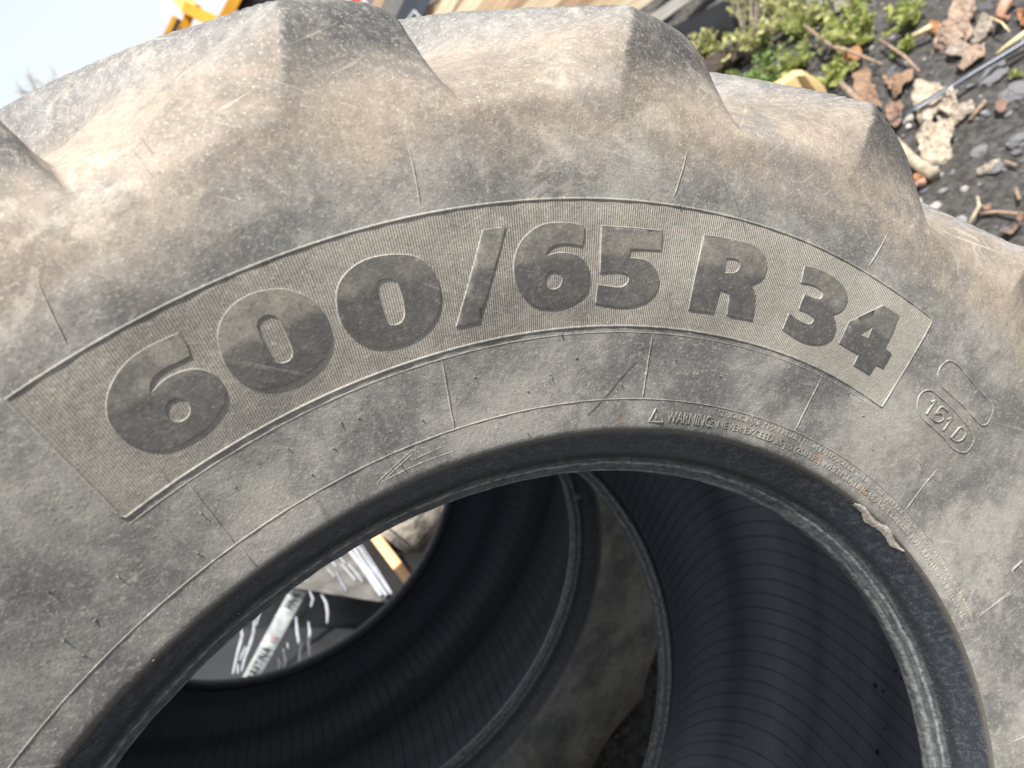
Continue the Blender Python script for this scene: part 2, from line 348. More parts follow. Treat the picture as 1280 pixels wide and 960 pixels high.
def liner_mat():
    m = NT('liner_rubber', .46, .5); o = m.obj(); U = m.sep(m.uv()); az, r = U[0], U[1]; h = m.sep(o)[2]
    a = m.math('ADD', m.math('MULTIPLY', az, 100.0), m.math('MULTIPLY', h, 30.0))
    a = m.math('ADD', a, m.math('MULTIPLY', m.math('SUBTRACT', m.noise(o, 6, 4), .5), 1.3))
    w1 = m.math('PINGPONG', a, 1.15); ln = m.step(w1, .0, .13, 1, 0)
    circ = m.noise(m.comb(m.math('MULTIPLY', h, 14.0), m.math('MULTIPLY', r, 9.0)), 1.0, 3, .55)
    cords = m.n('ShaderNodeMath', operation='SINE'); m.put(cords.inputs[0], m.math('MULTIPLY', a, 2*math.pi/.23))
    fine = m.noise(o, 110, 5, .7)
    c = m.mix(m.step(circ, .22, .78), (.068, .075, .088), (.165, .178, .202))
    c = m.mix(m.math('MULTIPLY', m.step(cords.outputs[0], -1, 1), .05), c, (.06, .065, .08))
    c = m.mix(m.math('MULTIPLY', ln, .42), c, (.006, .007, .009)); c = m.mix(m.step(fine, .66, .8, 0, .4), c, (.09, .095, .10))
    m.col(c); hh = m.math('SUBTRACT', m.math('MULTIPLY', fine, .3), m.math('MULTIPLY', ln, 1.0)); m.bump(hh, .0016, .8)
    m.put(m.b.inputs['Roughness'], m.step(circ, .3, .7, .38, .55))
    return m.m
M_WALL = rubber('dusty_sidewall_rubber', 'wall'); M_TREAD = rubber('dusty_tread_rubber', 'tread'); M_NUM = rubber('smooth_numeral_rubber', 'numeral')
M_SCAR = simple('scraped_rubber', (.12, .117, .11), .8, .3, 90, .001); M_RIDGE = rubber('pale_ridge_rubber', 'ridge'); M_BEAD = bead_mat(); M_LINER = liner_mat()

# ---------------------------------------------------------------- front tyre
BASE = Vector((0, 0, 0))
def tyre_matrix(C, n, spin=0.0):
    u, v = basis(n); c, s = math.cos(spin), math.sin(spin); u, v = u*c+v*s, -u*s+v*c
    A = np.stack([RCW @ u, RCW @ v, RCW @ n], 1); P = RCW @ C + CAM
    # root sits where the tyre meets the ground; meshes are stored about that point
    return A, P
A1, PC1 = tyre_matrix(C1, N1)
down = A1.T @ np.array([0, 0, -1.0]); down[2] = 0; down /= np.linalg.norm(down)
BL = down*.80                                              # base point in tyre coordinates
def set_mat(o, A, P):
    loc = A @ BL + P; o.matrix_world = Matrix([[*A[i], loc[i]] for i in range(3)]+[[0, 0, 0, 1]])
tyre = empty('tractor_tyre', (0, 0, 0), 'worn dusty tractor tyre at the front with raised 600/65 R 34 on its sidewall', 'tyre')
set_mat(tyre, A1, PC1)
OFF = -BL
def tobj(name, V, F, mat, uv=None, parent=None, smooth=True):
    return mesh_obj(name, np.asarray(V)+OFF, F, mat, parent or tyre, smooth, uv)

vid = np.arange(NR*NA).reshape(NR, NA)
a_ = vid; b_ = np.roll(vid, -1, 1); c_ = np.roll(np.roll(vid, -1, 1), -1, 0); d_ = np.roll(vid, -1, 0)
quads = np.stack([a_, b_, c_, d_], -1)
if not FLIP: pass
PV = P3.reshape(-1, 3); NV = NRM.reshape(-1, 3)
UVr = (RR*1.0).reshape(-1); UVa = np.broadcast_to(AZD/100, (NR, NA)).copy()
def grid_part(name, mask, mat, label=None):
    q = quads[mask]; 
    ids, inv = np.unique(q.ravel(), return_inverse=True); f = inv.reshape(-1, 4)
    v0 = PV[q[:2000:7, 0]]; fn = np.cross(PV[q[:2000:7, 1]]-v0, PV[q[:2000:7, 2]]-v0); 
    if (fn*NV[q[:2000:7, 0]]).sum() < 0: f = f[:, ::-1]; q = q[:, ::-1]
    me = bpy.data.meshes.new(name); n, k = len(ids), len(f)
    me.vertices.add(n); me.vertices.foreach_set('co', (PV[ids]+OFF).astype(np.float32).ravel())
    me.loops.add(k*4); me.loops.foreach_set('vertex_index', f.astype(np.int32).ravel())
    me.polygons.add(k); me.polygons.foreach_set('loop_start', np.arange(0, 4*k, 4, dtype=np.int32)); me.polygons.foreach_set('loop_total', np.full(k, 4, np.int32))
    me.polygons.foreach_set('use_smooth', np.ones(k, bool)); me.update(calc_edges=True)
    uv = me.uv_layers.new(name='UVMap'); u = UVa.reshape(-1)[q].copy(); u = np.where(u < u.max(1, keepdims=True)-1.8, u+3.6, u)
    uv.data.foreach_set('uv', np.stack([u.ravel(), UVr[q].ravel()], -1).astype(np.float32).ravel())
    at = me.attributes.new('wear_shade', 'FLOAT', 'POINT'); at.data.foreach_set('value', WEAR_SHADE.reshape(-1)[ids].astype(np.float32))
    me.materials.append(mat); me.normals_split_custom_set_from_vertices([tuple(map(float, x)) for x in NV[ids]])
    o = bpy.data.objects.new(name, me); COL.objects.link(o); o.parent = tyre
    if label: o['label'] = label
    return o
rowk = np.array(kind)
nk = np.roll(rowk, -1)
def rm(*names): return np.repeat(np.isin(rowk, names)[:, None], NA, 1)
grid_part('sidewall', rm('sidewall'), M_WALL); grid_part('sidewall', rm('sidewall_far'), M_TREAD)
grid_part('bead', rm('bead'), M_BEAD); grid_part('bead', rm('bead_far'), M_BEAD); grid_part('inner_liner', rm('liner'), M_LINER)
LWq = np.maximum(LW, np.roll(LW, -1, 0)); isl = rm('tread') & (LWq > .10) & (np.roll(rowk, -1)[:, None] == 'tread')
key = np.where(LK < 50, LK % 20, 100+(LK % 20)); 
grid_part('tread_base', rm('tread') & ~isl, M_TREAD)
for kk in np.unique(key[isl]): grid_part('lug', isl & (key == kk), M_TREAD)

# raised line that follows the sidewall
def ribline(name, th, r, wd=.0016, ht=.0012, mat=None, closed=False, taper=True, label=None):
    th = np.array(th, float); r = np.array(r, float)
    x, y = th*.58, r; seg = np.hypot(np.diff(x), np.diff(y)); s = np.concatenate([[0], np.cumsum(seg)]); n = max(3, int(s[-1]/.0035)+1)
    ss = np.linspace(0, s[-1], n); th = np.interp(ss, s, th); r = np.interp(ss, s, r)
    dx = np.gradient(th)*r; dy = np.gradient(r); ln = np.hypot(dx, dy); nx, ny = -dy/ln, dx/ln
    jit = 1+.22*np.sin(ss*310+r*90)+.15*np.sin(ss*97)
    V = []; UVs = []
    prof_ = [(-1, -.35), (-.6, .75), (0, 1), (.6, .75), (1, -.35)]
    e = np.ones(n)
    if taper and not closed: e = np.clip(np.minimum(ss, s[-1]-ss)/.004+.15, 0, 1)
    for k in range(n):
        for a, b in prof_:
            t2 = th[k]+a*wd*.5*nx[k]/r[k]; r2 = r[k]+a*wd*.5*ny[k]; V.append(surf(t2, r2, b*ht*e[k]*jit[k])); UVs.append((math.degrees(t2)/100, r2))
    F = []
    for k in range(n-1):
        for j in range(4): F.append((k*5+j, k*5+j+1, k*5+j+6, k*5+j+5))
    o = tobj(name, V, F, mat or M_RIDGE, UVs)
    bmc = o.data; 
    if bmc.polygons[0].normal.z < 0: bmc.flip_normals()
    if label: o['label'] = label
    return o
def arcpts(a0, a1, r): n = max(8, int(abs(a1-a0)*r/.004)); return np.linspace(a0, a1, n), np.full(n, r)
ribline('ring_line', *arcpts(R(-180), R(180), .4859), wd=.0010, ht=.0005)
tu, ru = arcpts(BOX_L, BOX_R, BOX_HI); tl, rl = arcpts(BOX_R, BOX_L, BOX_LO)
ribline('raised_border', np.concatenate([tu, tl, tu[:1]]), np.concatenate([ru, rl, ru[:1]]), wd=.0020, ht=.0008, closed=True)
ribline('raised_border', *arcpts(BOX_L, BOX_R, BOX_LO-.0042), wd=.0009, ht=.0003)
# radial mould lines below and above the panel, one every 18 degrees
low_az = [unpx([p])[0][0] for p in [(559, 489), (809, 457), (1010, 505), (278, 660), (1160, 600)]]
print('mould az', np.degrees(low_az))
base_az = np.degrees(np.mean([np.exp(1j*(a*20)) for a in low_az])) if False else None
ph18 = math.degrees(np.angle(np.mean(np.exp(1j*np.array(low_az)*20))))/20
for k in range(20):
    a = R(ph18+18*k); a = (a+math.pi) % (2*math.pi)-math.pi
    hit_ = [q for q in low_az if abs(q-a) < R(4)]; a = hit_[0] if hit_ else a
    ribline('mould_line', [a, a], [.4865, .5325], wd=.0011, ht=.0007)
    up = a + R(random.uniform(-.6, .6))
    if R(50) < up < R(60): continue
    lo = BOX_HI+.006 if BOX_R-.05 < up < BOX_L+.05 else .60
    ribline('mould_line', [up, up+R(random.uniform(-.8, .8))], [lo, .657], wd=.0011, ht=.0006)
ribline('mould_line', *unpx([(300, 684), (322, 711)]), wd=.0011, ht=.0007)
# light restriction capsules and index
def px(zx, zy, s, P): return [(zx+x/s, zy+y/s) for x, y in P]
def smooth_closed(P, sub=6):
    P = np.array(P, float); n = len(P); out = []
    for i in range(n):
        p0, p1, p2, p3 = P[i-1], P[i], P[(i+1) % n], P[(i+2) % n]
        for k in range(sub):
            t = k/sub; out.append(.5*((2*p1)+(-p0+p2)*t+(2*p0-5*p1+4*p2-p3)*t*t+(-p0+3*p1-3*p2+p3)*t**3))
    return out
cap1 = px(1140, 440, 6, [(150, 290), (110, 285), (65, 310), (40, 370), (42, 440), (80, 500), (160, 570), (250, 655), (300, 720), (380, 755), (430, 730), (465, 660), (450, 600), (370, 500), (290, 410), (200, 330)])
cap2 = px(1140, 440, 6, [(270, 65), (215, 110), (190, 170), (210, 240), (280, 310), (380, 400), (470, 500), (520, 550), (570, 530), (605, 450), (600, 390), (560, 350), (480, 260), (390, 150), (330, 85)])
for nm, cp in (('capsule_outline', cap1), ('capsule_outline', cap2)):
    P = smooth_closed(cp); P.append(P[0]); ribline(nm, *unpx(P), wd=.0018, ht=.0009, closed=True)
def curve(P): return smooth_closed(P+P[::-1])[:6*(len(P)-1)+1]
for nm, st in (('raised_numeral', [(138, 378), (180, 352), (105, 465)]), ('raised_numeral', [(262, 440), (218, 402), (172, 462), (205, 452), (235, 475), (232, 508), (195, 530), (155, 512), (135, 480)]),
               ('raised_numeral', [(262, 508), (305, 485), (230, 588)]), ('raised_letter', [(288, 642), (360, 556), (395, 585), (400, 628), (362, 668), (325, 674), (288, 642)])):
    ribline(nm, *unpx(px(1140, 440, 6, st)), wd=.0021, ht=.0012, taper=False)
# moulded arrow outline, scuffed away at its right end
for st in ([(285, 610), (280, 590), (700, 195), (725, 205), (728, 275)], [(390, 530), (690, 250), (688, 320)], [(700, 320), (1030, 170)], [(390, 545), (800, 350), (1180, 215), (1120, 175)], [(1235, 215), (1120, 130)]):
    ribline('arrow_outline', *unpx(px(440, 540, 9.143, st)), wd=.0009, ht=.00022)
# neighbouring panel at the right edge
for st in ([(527, 425), (450, 490), (533, 700)], [(500, 460), (560, 590)]):
    ribline('raised_border', *unpx(px(1180, 620, 5.33, st)), wd=.0022, ht=.0014)
ribline('mould_line', *unpx(px(1180, 620, 5.33, [(215, 800), (320, 735), (480, 630)])), wd=.0011, ht=.0006)

# big raised numerals, outlines set down in tyre coordinates
def glyph(label, name, outer, holes, sharp=()):
    def path_(P, sharp):
        P = [np.array(p, float) for p in P]; n = len(P); out = []
        for i in range(n):
            p1, p2 = P[i], P[(i+1) % n]; s1, s2 = i in sharp, ((i+1) % n) in sharp
            p0 = p1-(p2-p1) if s1 else P[i-1]; p3 = p2+(p2-p1) if s2 else P[(i+2) % n]
            for k in range(5):
                t = k/5; out.append(.5*((2*p1)+(-p0+p2)*t+(2*p0-5*p1+4*p2-p3)*t*t+(-p0+3*p1-3*p2+p3)*t**3))
        return out
    loops = [path_(outer, sharp)]+[path_(h, s) for h, s in holes]
    L2 = []
    for i, lp in enumerate(loops):
        th, r = unpx(lp); P = np.stack([th*.58, r], -1)
        a = .5*np.sum(P[:, 0]*np.roll(P[:, 1], -1)-np.roll(P[:, 0], -1)*P[:, 1])
        if (a < 0) == (i == 0): P = P[::-1]
        L2.append(P)
    def inside(q):
        c = np.zeros(len(q), bool)
        for P in L2:
            x1, y1 = P[:, 0], P[:, 1]; x2, y2 = np.roll(x1, -1), np.roll(y1, -1)
            for j in range(len(P)):
                m = ((y1[j] > q[:, 1]) != (y2[j] > q[:, 1])); 
                if m.any():
                    xx = x1[j]+(q[:, 1]-y1[j])*(x2[j]-x1[j])/(y2[j]-y1[j]+1e-15); c ^= m & (q[:, 0] < xx)
        return c
    top = []; base = []
    for P in L2:
        tg = np.roll(P, -1, 0)-np.roll(P, 1, 0); tg /= np.linalg.norm(tg, axis=1, keepdims=True)+1e-12; nr = np.stack([tg[:, 1], -tg[:, 0]], -1)
        top.append(P-nr*.00025); base.append(P+nr*.0006)
    T = np.concatenate(top); off = np.cumsum([0]+[len(p) for p in top])
    edges = [(off[i]+j, off[i]+(j+1) % len(top[i])) for i in range(len(top)) for j in range(len(top[i]))]
    mn, mx = T.min(0), T.max(0); gx, gy = np.meshgrid(np.arange(mn[0], mx[0], .005), np.arange(mn[1], mx[1], .005)); g = np.stack([gx.ravel(), gy.ravel()], -1)
    g = g[inside(g)]; g = g[[np.min(np.hypot(*(T-q).T)) > .0022 for q in g]] if len(g) else g
    allp = np.concatenate([T, g]) if len(g) else T
    vs, _, fs, *_ = delaunay_2d_cdt([Vector(p) for p in allp], edges, [], 0, 1e-7)
    vs = np.array([tuple(v) for v in vs]); fs = [f for f in fs if inside(np.mean(vs[list(f)], 0)[None])[0]]
    ht = .0009; th = vs[:, 0]/.58
    V = list(surf(th, vs[:, 1], ht)); UVs = [(math.degrees(a)/100, b) for a, b in zip(th, vs[:, 1])]; F = [tuple(f) for f in fs]
    F = [f if np.cross(V[f[1]]-V[f[0]], V[f[2]]-V[f[0]])[2] > 0 else f[::-1] for f in F]
    for P, B in zip(top, base):
        o0 = len(V); n = len(P)
        V += list(surf(P[:, 0]/.58, P[:, 1], ht-.0001)); V += list(surf(B[:, 0]/.58, B[:, 1], -.0006))
        UVs += [(math.degrees(a/.58)/100, b) for a, b in P]*1+[(math.degrees(a/.58)/100, b) for a, b in B]
        for j in range(n): k = (j+1) % n; F.append((o0+j, o0+n+j, o0+n+k, o0+k))
    o = tobj(name, V, F, M_NUM, UVs); o.data.materials.append(M_RIDGE)
    for p in o.data.polygons[len(fs):]: p.material_index = 1
    for p in o.data.polygons: p.use_smooth = p.index < len(fs)
    o['label'] = label; return o
def circ(cx, cy, rx, ry, n=12): return [(cx+rx*math.cos(2*math.pi*k/n), cy+ry*math.sin(2*math.pi*k/n)) for k in range(n)]
glyph('first raised 6 of the size marking', 'raised_numeral', px(120, 400, 5.333, [(548, 85), (400, 150), (270, 225), (170, 315), (100, 430), (68, 540), (75, 650), (120, 735), (200, 810), (300, 855), (400, 868), (500, 855), (620, 800), (730, 725), (810, 635), (858, 550), (862, 480), (835, 410), (780, 355), (700, 328), (620, 328), (530, 355), (450, 400), (362, 490), (365, 420), (400, 365), (480, 310), (560, 275), (630, 240), (600, 160)]),
      [(px(120, 400, 5.333, circ(545, 598, 82, 78)), ())], (0, 23, 28))
glyph('first raised 0 of the size marking', 'raised_numeral', px(260, 340, 6, [(555, 125), (640, 140), (740, 180), (820, 245), (880, 330), (912, 430), (912, 540), (880, 630), (810, 715), (720, 785), (620, 835), (500, 868), (400, 872), (290, 848), (200, 790), (130, 700), (90, 600), (70, 500), (80, 410), (115, 330), (170, 260), (240, 205), (330, 160), (440, 132)]),
      [(px(260, 340, 6, [(365, 395), (385, 355), (430, 328), (475, 322), (515, 345), (545, 390), (580, 460), (610, 530), (632, 600), (620, 650), (580, 675), (530, 680), (490, 655), (460, 605), (420, 530), (390, 465)]), ())])
glyph('second raised 0 of the size marking', 'raised_numeral', px(410, 300, 6, [(550, 107), (640, 118), (720, 160), (785, 230), (825, 320), (842, 430), (830, 530), (785, 620), (710, 700), (620, 755), (520, 790), (400, 806), (300, 795), (200, 745), (120, 665), (80, 580), (60, 470), (65, 370), (100, 290), (160, 220), (240, 165), (330, 130), (440, 110)]),
      [(px(410, 300, 6, [(362, 340), (390, 300), (430, 288), (475, 290), (505, 310), (530, 360), (555, 440), (572, 540), (560, 600), (520, 630), (480, 637), (440, 615), (415, 560), (395, 490), (370, 400)]), ())])
glyph('raised slash of the size marking', 'raised_slash', px(560, 270, 6, [(258, 105), (430, 82), (335, 430), (228, 792), (58, 830), (155, 490)]), [], (0, 1, 3, 4))
glyph('second raised 6 of the size marking', 'raised_numeral', px(640, 270, 6.4, [(570, 72), (480, 55), (380, 50), (280, 58), (190, 90), (110, 155), (50, 235), (18, 330), (10, 420), (20, 520), (55, 600), (120, 680), (200, 725), (310, 738), (400, 728), (490, 690), (560, 645), (605, 580), (618, 490), (610, 420), (580, 360), (520, 315), (440, 292), (350, 295), (265, 318), (290, 270), (340, 235), (410, 222), (480, 228), (555, 240), (572, 170)]),
      [(px(640, 270, 6.4, circ(328, 512, 68, 72)), ())], (0, 24, 29))
glyph('raised 5 of the size marking', 'raised_numeral', px(640, 270, 6.4, [(715, 75), (950, 92), (1200, 115), (1188, 275), (1060, 268), (940, 265), (935, 332), (1010, 338), (1080, 360), (1135, 410), (1165, 470), (1168, 540), (1145, 610), (1090, 670), (1000, 712), (900, 730), (790, 722), (664, 700), (672, 620), (680, 545), (760, 558), (850, 568), (900, 552), (930, 510), (915, 470), (870, 450), (790, 447), (700, 452), (706, 250)]), [], (0, 2, 3, 5, 6, 17, 19, 27))
glyph('raised R of the size marking', 'raised_letter', px(850, 280, 8, [(238, 105), (400, 128), (600, 170), (700, 200), (790, 260), (850, 330), (862, 410), (845, 490), (800, 560), (700, 608), (735, 665), (745, 730), (738, 830), (718, 965), (590, 940), (465, 910), (475, 800), (485, 720), (465, 680), (395, 655), (365, 760), (325, 888), (200, 868), (78, 855), (150, 500)]),
      [(px(850, 280, 8, [(458, 345), (540, 350), (585, 385), (592, 420), (570, 465), (520, 488), (440, 485), (445, 415)]), (0, 6))], (0, 9, 13, 15, 19, 21, 23))
glyph('raised 3 of the size marking', 'raised_numeral', px(970, 320, 6, [(212, 72), (290, 88), (370, 125), (450, 175), (510, 240), (532, 310), (515, 370), (480, 415), (420, 438), (442, 490), (445, 550), (420, 610), (370, 650), (300, 665), (210, 650), (130, 610), (44, 550), (70, 490), (95, 428), (150, 468), (210, 500), (250, 508), (275, 485), (268, 455), (230, 425), (168, 400), (185, 345), (212, 285), (280, 310), (325, 318), (345, 290), (330, 255), (280, 222), (182, 200), (198, 135)]), [], (0, 8, 16, 18, 25, 27, 33))
glyph('raised 4 of the size marking', 'raised_numeral', px(970, 320, 6, [(800, 368), (922, 445), (870, 570), (815, 690), (862, 728), (800, 842), (745, 815), (692, 888), (578, 818), (615, 738), (467, 655), (505, 575), (545, 492), (670, 430)]),
      [(px(970, 320, 6, [(722, 525), (685, 615), (620, 582)]), (0, 1, 2))], (0, 1, 3, 4, 5, 6, 7, 8, 9, 10, 12))

# fine moulded lettering
def moulded_text(txt, p0, size, ht=.0009, space=1.0, xs=1.0, part='moulded_lettering', label=None, rfix=None):
    cu = bpy.data.curves.new('lettering', 'FONT'); cu.body = txt; cu.size = 1.0; cu.space_character = space; cu.resolution_u = 2; cu.extrude = .5
    to = bpy.data.objects.new('lettering', cu); COL.objects.link(to); dg = bpy.context.evaluated_depsgraph_get()
    me = to.evaluated_get(dg).to_mesh(); V = np.array([tuple(v.co) for v in me.vertices]); F = [tuple(p.vertices) for p in me.polygons]
    to.evaluated_get(dg).to_mesh_clear(); bpy.data.objects.remove(to)
    th0, r0 = unpx([p0]); th0, r0 = th0[0], r0[0]
    if rfix: r0 = rfix
    r = r0+V[:, 1]*size; th = th0-V[:, 0]*size*xs/r0
    P = surf(th, r, 0); P[:, 2] += np.where(V[:, 2] > 0, ht, -.0005)
    return tobj(part, P, F, M_RIDGE, [(math.degrees(a)/100, b) for a, b in zip(th, r)], smooth=False)
rW = unpx([(832, 528)])[1][0]; rN = unpx([(893, 539)])[1][0]; rS = unpx([(895, 524)])[1][0]; print('text r', rW, rN, rS, 'th', unpx([(832, 528)])[0], unpx([(893, 539)])[0])
moulded_text('WARNING:', (832, 527), .0122, xs=.69)
moulded_text('SERIOUS INJURY MAY RESULT FROM EXPLOSION OF TIRE/RIM ASSEMBLY DUE TO OVERINFLATION AND IMPROPER MOUNTING.', (895, 525), .0060, ht=.0005, xs=1.12, rfix=.4798)
moulded_text("NEVER EXCEED 35 psi (250 kPa) WHEN SEATING BEADS. CONSULT MANUFACTURER'S INSTRUCTIONS.", (893, 539), .0076, ht=.0006, xs=1.1, rfix=.4712)
ribline('warning_triangle', *unpx([(811, 527), (820, 509), (829, 528), (811, 527)]), wd=.0010, ht=.0009, closed=True)
ribline('warning_triangle', *unpx([(820, 516), (820, 523)]), wd=.0010, ht=.0009, taper=False)
# rubbed-down lettering left of the warning
for k in range(26):
    x = 703+k*3.4+random.uniform(-.6, .6); y = 536-((x-703)/90)*10+random.uniform(-2, 2)
    ribline('worn_lettering', *unpx([(x, y), (x+random.uniform(-1, 2), y+random.uniform(2, 5))]), wd=.0009, ht=.0005)
# old knife scar
ribline('scar', *unpx([(735, 519), (760, 492), (785, 462), (803, 446)]), wd=.0030, ht=.0002, mat=M_SCAR)
# vent spews
vh = None
def spew(p, l=.0035):
    global vh
    th, r = unpx([p]); th, r = th[0], r[0]; P = surf(th, r, .0); 
    if vh is None:
        bm = bmesh.new(); bmesh.ops.create_cone(bm, segments=6, radius1=.0007, radius2=.0004, depth=.0035, cap_ends=True)
        bmesh.ops.translate(bm, verts=bm.verts, vec=(0, 0, .0015)); o = bm_obj('vent_spew', bm, M_RIDGE, tyre, True); vh = o
    else: o = vh.copy(); COL.objects.link(o); o.parent = tyre
    o.location = Vector(P+OFF); o.rotation_euler = (random.uniform(-.9, .9), random.uniform(-.9, .9), random.uniform(0, 6)); o.scale = (.8, .8, random.uniform(.3, .8))
for p in [(448, 523), (427, 528), (390, 594), (417, 561), (295, 609), (246, 692), (146, 720), (120, 774), (103, 819), (193, 824), (529, 526), (593, 472), (690, 471), (660, 490), (720, 448), (688, 469), (777, 481), (659, 541), (703, 418), (845, 450), (900, 470), (940, 520), (1060, 490), (1090, 560), (1105, 545), (1078, 520), (1150, 578),
          (1222, 744), (1240, 748), (1265, 770), (360, 560), (250, 640), (500, 580), (80, 800), (60, 740), (850, 255)]: spew(p)
# torn pale flap on the bead edge
def patch(name, P, off, mat, label=None):
    th, r = unpx(smooth_closed(P, 3)); n = len(th); V = list(surf(th, r, off))+list(surf(th, r, -.001)); c = surf(np.mean(th), np.mean(r), off+.0004); V.append(c)
    F = [(j, (j+1) % n, 2*n) for j in range(n)]+[(j, n+j, n+(j+1) % n, (j+1) % n) for j in range(n)]
    o = tobj(name, V, F, mat, [(0, 0)]*len(V)); 
    if label: o['label'] = label
    return o
def flap_pts(pts):
    return pts
m_flap = simple('torn_dry_rubber', (.42, .38, .33), .85, .3, 220, .001)
def bead_pt(th, r, off):
    h = np.interp(r, [b[1] for b in bead_rows[3:]]+[.4639, .48], [b[0] for b in bead_rows[3:]]+[.2578, .2622]); q = r*oval(th); return np.array([q*np.cos(th), q*np.sin(th), h+off])
# flap: strip along the bead shoulder
V = []; F = []; n = 26
a0, a1 = R(60), R(50)
for k in range(n+1):
    t = k/n; th = a0+(a1-a0)*t; wd = .0038*abs(math.sin(math.pi*min(.999, t*.9+.08)))**.5*(1+.12*math.sin(k*.9)+.10*math.sin(k*2.3)) if 0 < k < n else .0012
    rc = .4605+.0012*math.sin(k*.5)
    for j in range(5):
        s = j/4-.5; V.append(bead_pt(th, rc+s*wd*1.4, .0016*(1-abs(s)*1.2)+.0006*math.sin(k*3.1+j)))
for k in range(n):
    for j in range(4): F.append((k*5+j, k*5+j+1, k*5+j+6, k*5+j+5))
o = tobj('torn_flap', V, F, m_flap); o['label'] = 'pale torn strip of rubber on the bead edge'

# ---------------------------------------------------------------- second tyre, standing behind and leaning on the first
Y2 = (.0133, .0790, .7772, .194, -.237)
n2 = N1+Y2[3]*U1+Y2[4]*V1; n2 /= np.linalg.norm(n2); C2 = C1-N1*Y2[2]+U1*Y2[0]+V1*Y2[1]
A2, PC2 = tyre_matrix(C2, n2, R(64))
tyre2 = tyre.copy(); COL.objects.link(tyre2); tyre2['label'] = 'second dusty tractor tyre standing behind the front one, seen through its hole'
down2 = A2.T @ np.array([0, 0, -1.0])
skip = ('moulded_lettering', 'worn_lettering', 'vent_spew', 'torn_flap', 'scar', 'warning_triangle')
for ch in [c for c in S.objects if c.parent == tyre]:
    if ch.name.split('.')[0] in skip: continue
    c = ch.copy(); COL.objects.link(c); c.parent = tyre2
set_mat(tyre2, A2, PC2)
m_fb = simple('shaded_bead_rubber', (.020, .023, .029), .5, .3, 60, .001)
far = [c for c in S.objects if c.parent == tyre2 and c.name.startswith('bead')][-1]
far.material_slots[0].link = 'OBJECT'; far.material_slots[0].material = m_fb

# ---------------------------------------------------------------- ground
def ground_h(x, y):
    P = np.stack([x, y, np.zeros_like(x)], -1); return .030*vnoise(P, 2.2, 11)+.018*vnoise(P, 7, 12)+.008*vnoise(P, 22, 13)
gx = np.concatenate([[-220, -60, -20, -8, -4], np.arange(-2.5, 6.5, .025), [8, 12, 30, 80, 260]]); gy = np.concatenate([[-60, -15, -5, -2], np.arange(-1, 7, .025), [9, 14, 30, 80, 300]])
X, Y = np.meshgrid(gx, gy); Z = ground_h(X, Y)*(np.exp(-((X-2)/12)**2-((Y-3)/12)**2))
nx, ny = len(gx), len(gy); idx = np.arange(nx*ny).reshape(ny, nx)
Fg = np.stack([idx[:-1, :-1], idx[:-1, 1:], idx[1:, 1:], idx[1:, :-1]], -1).reshape(-1, 4)
m = NT('damp_black_soil', .85, .3); o_ = m.obj(); f1 = m.noise(o_, 3, 6, .6); f2 = m.noise(o_, 38, 8, .7); f3 = m.noise(o_, 150, 4, .7)
c = m.mix(m.step(f2, .35, .65), (.042, .040, .040), (.155, .148, .140)); c = m.mix(m.step(f1, .5, .65, 0, .5), c, (.085, .078, .068)); c = m.mix(m.step(f3, .62, .75, 0, .6), c, (.30, .29, .27)); m.col(c)
m.bump(m.math('ADD', f2, m.math('MULTIPLY', f3, .5)), .03, 1.0)
gr = mesh_obj('ground', np.stack([X.ravel(), Y.ravel(), Z.ravel()], -1), Fg.tolist(), m.m); tag(gr, kind='structure')
def gz(x, y): return float(ground_h(np.array([x]), np.array([y]))[0])
def GP(px_, py_, up=0.0):
    p = G(px_, py_); p.z = gz(p.x, p.y)+up; return p

# rock shapes
def rock_bm(seed, sub=2, flat=.6):
    bm = bmesh.new(); bmesh.ops.create_icosphere(bm, subdivisions=sub, radius=1)
    for v in bm.verts:
        d = 1+(.45*noise.noise(v.co*1.3+Vector((seed*3.1, seed, 0)))+.25*noise.noise(v.co*2.9+Vector((0, seed*5, 1)))); v.co *= d; v.co.z *= flat
    return bm
m_peb = [simple('pale_pebble', (.36, .35, .33), .8, .3, 30, .002), simple('grey_pebble', (.17, .17, .18), .8, .3, 30, .002), simple('dark_pebble', (.09, .09, .10), .8, .3, 30, .002)]
protos = []
for sd_ in range(4):
    bm = rock_bm(sd_, 1); protos.append((np.array([tuple(v.co) for v in bm.verts]), [tuple(v.index for v in f.verts) for f in bm.faces])); bm.free()
for mi, (cnt, smin, smax) in enumerate(((700, .003, .013), (4200, .003, .016), (5200, .003, .016))):
    V = []; F = []
    for _ in range(cnt):
        # scattered over the yard that shows beyond the tyres
        x = rng.uniform(-.6, 5.5); y = rng.uniform(.3, 5.0); s = smin+(smax-smin)*rng.random()**2.5
        pv, pf = protos[rng.integers(4)]; a = rng.uniform(0, 6.28); ca, sa = math.cos(a), math.sin(a)
        q = pv*s*np.array([1.2, .9, .8]); q = np.stack([q[:, 0]*ca-q[:, 1]*sa, q[:, 0]*sa+q[:, 1]*ca, q[:, 2]], -1)+[x, y, gz(x, y)+s*.2]
        o0 = len(V); V += list(q); F += [tuple(i+o0 for i in f) for f in pf]
    g = mesh_obj('gravel', V, F, m_peb[mi], smooth=False)
    tag(g, ['scattered small pale pebbles on the black soil', 'scattered small grey gravel on the black soil', 'dark gravel crumbs covering the black soil'][mi], 'gravel', kind='stuff')

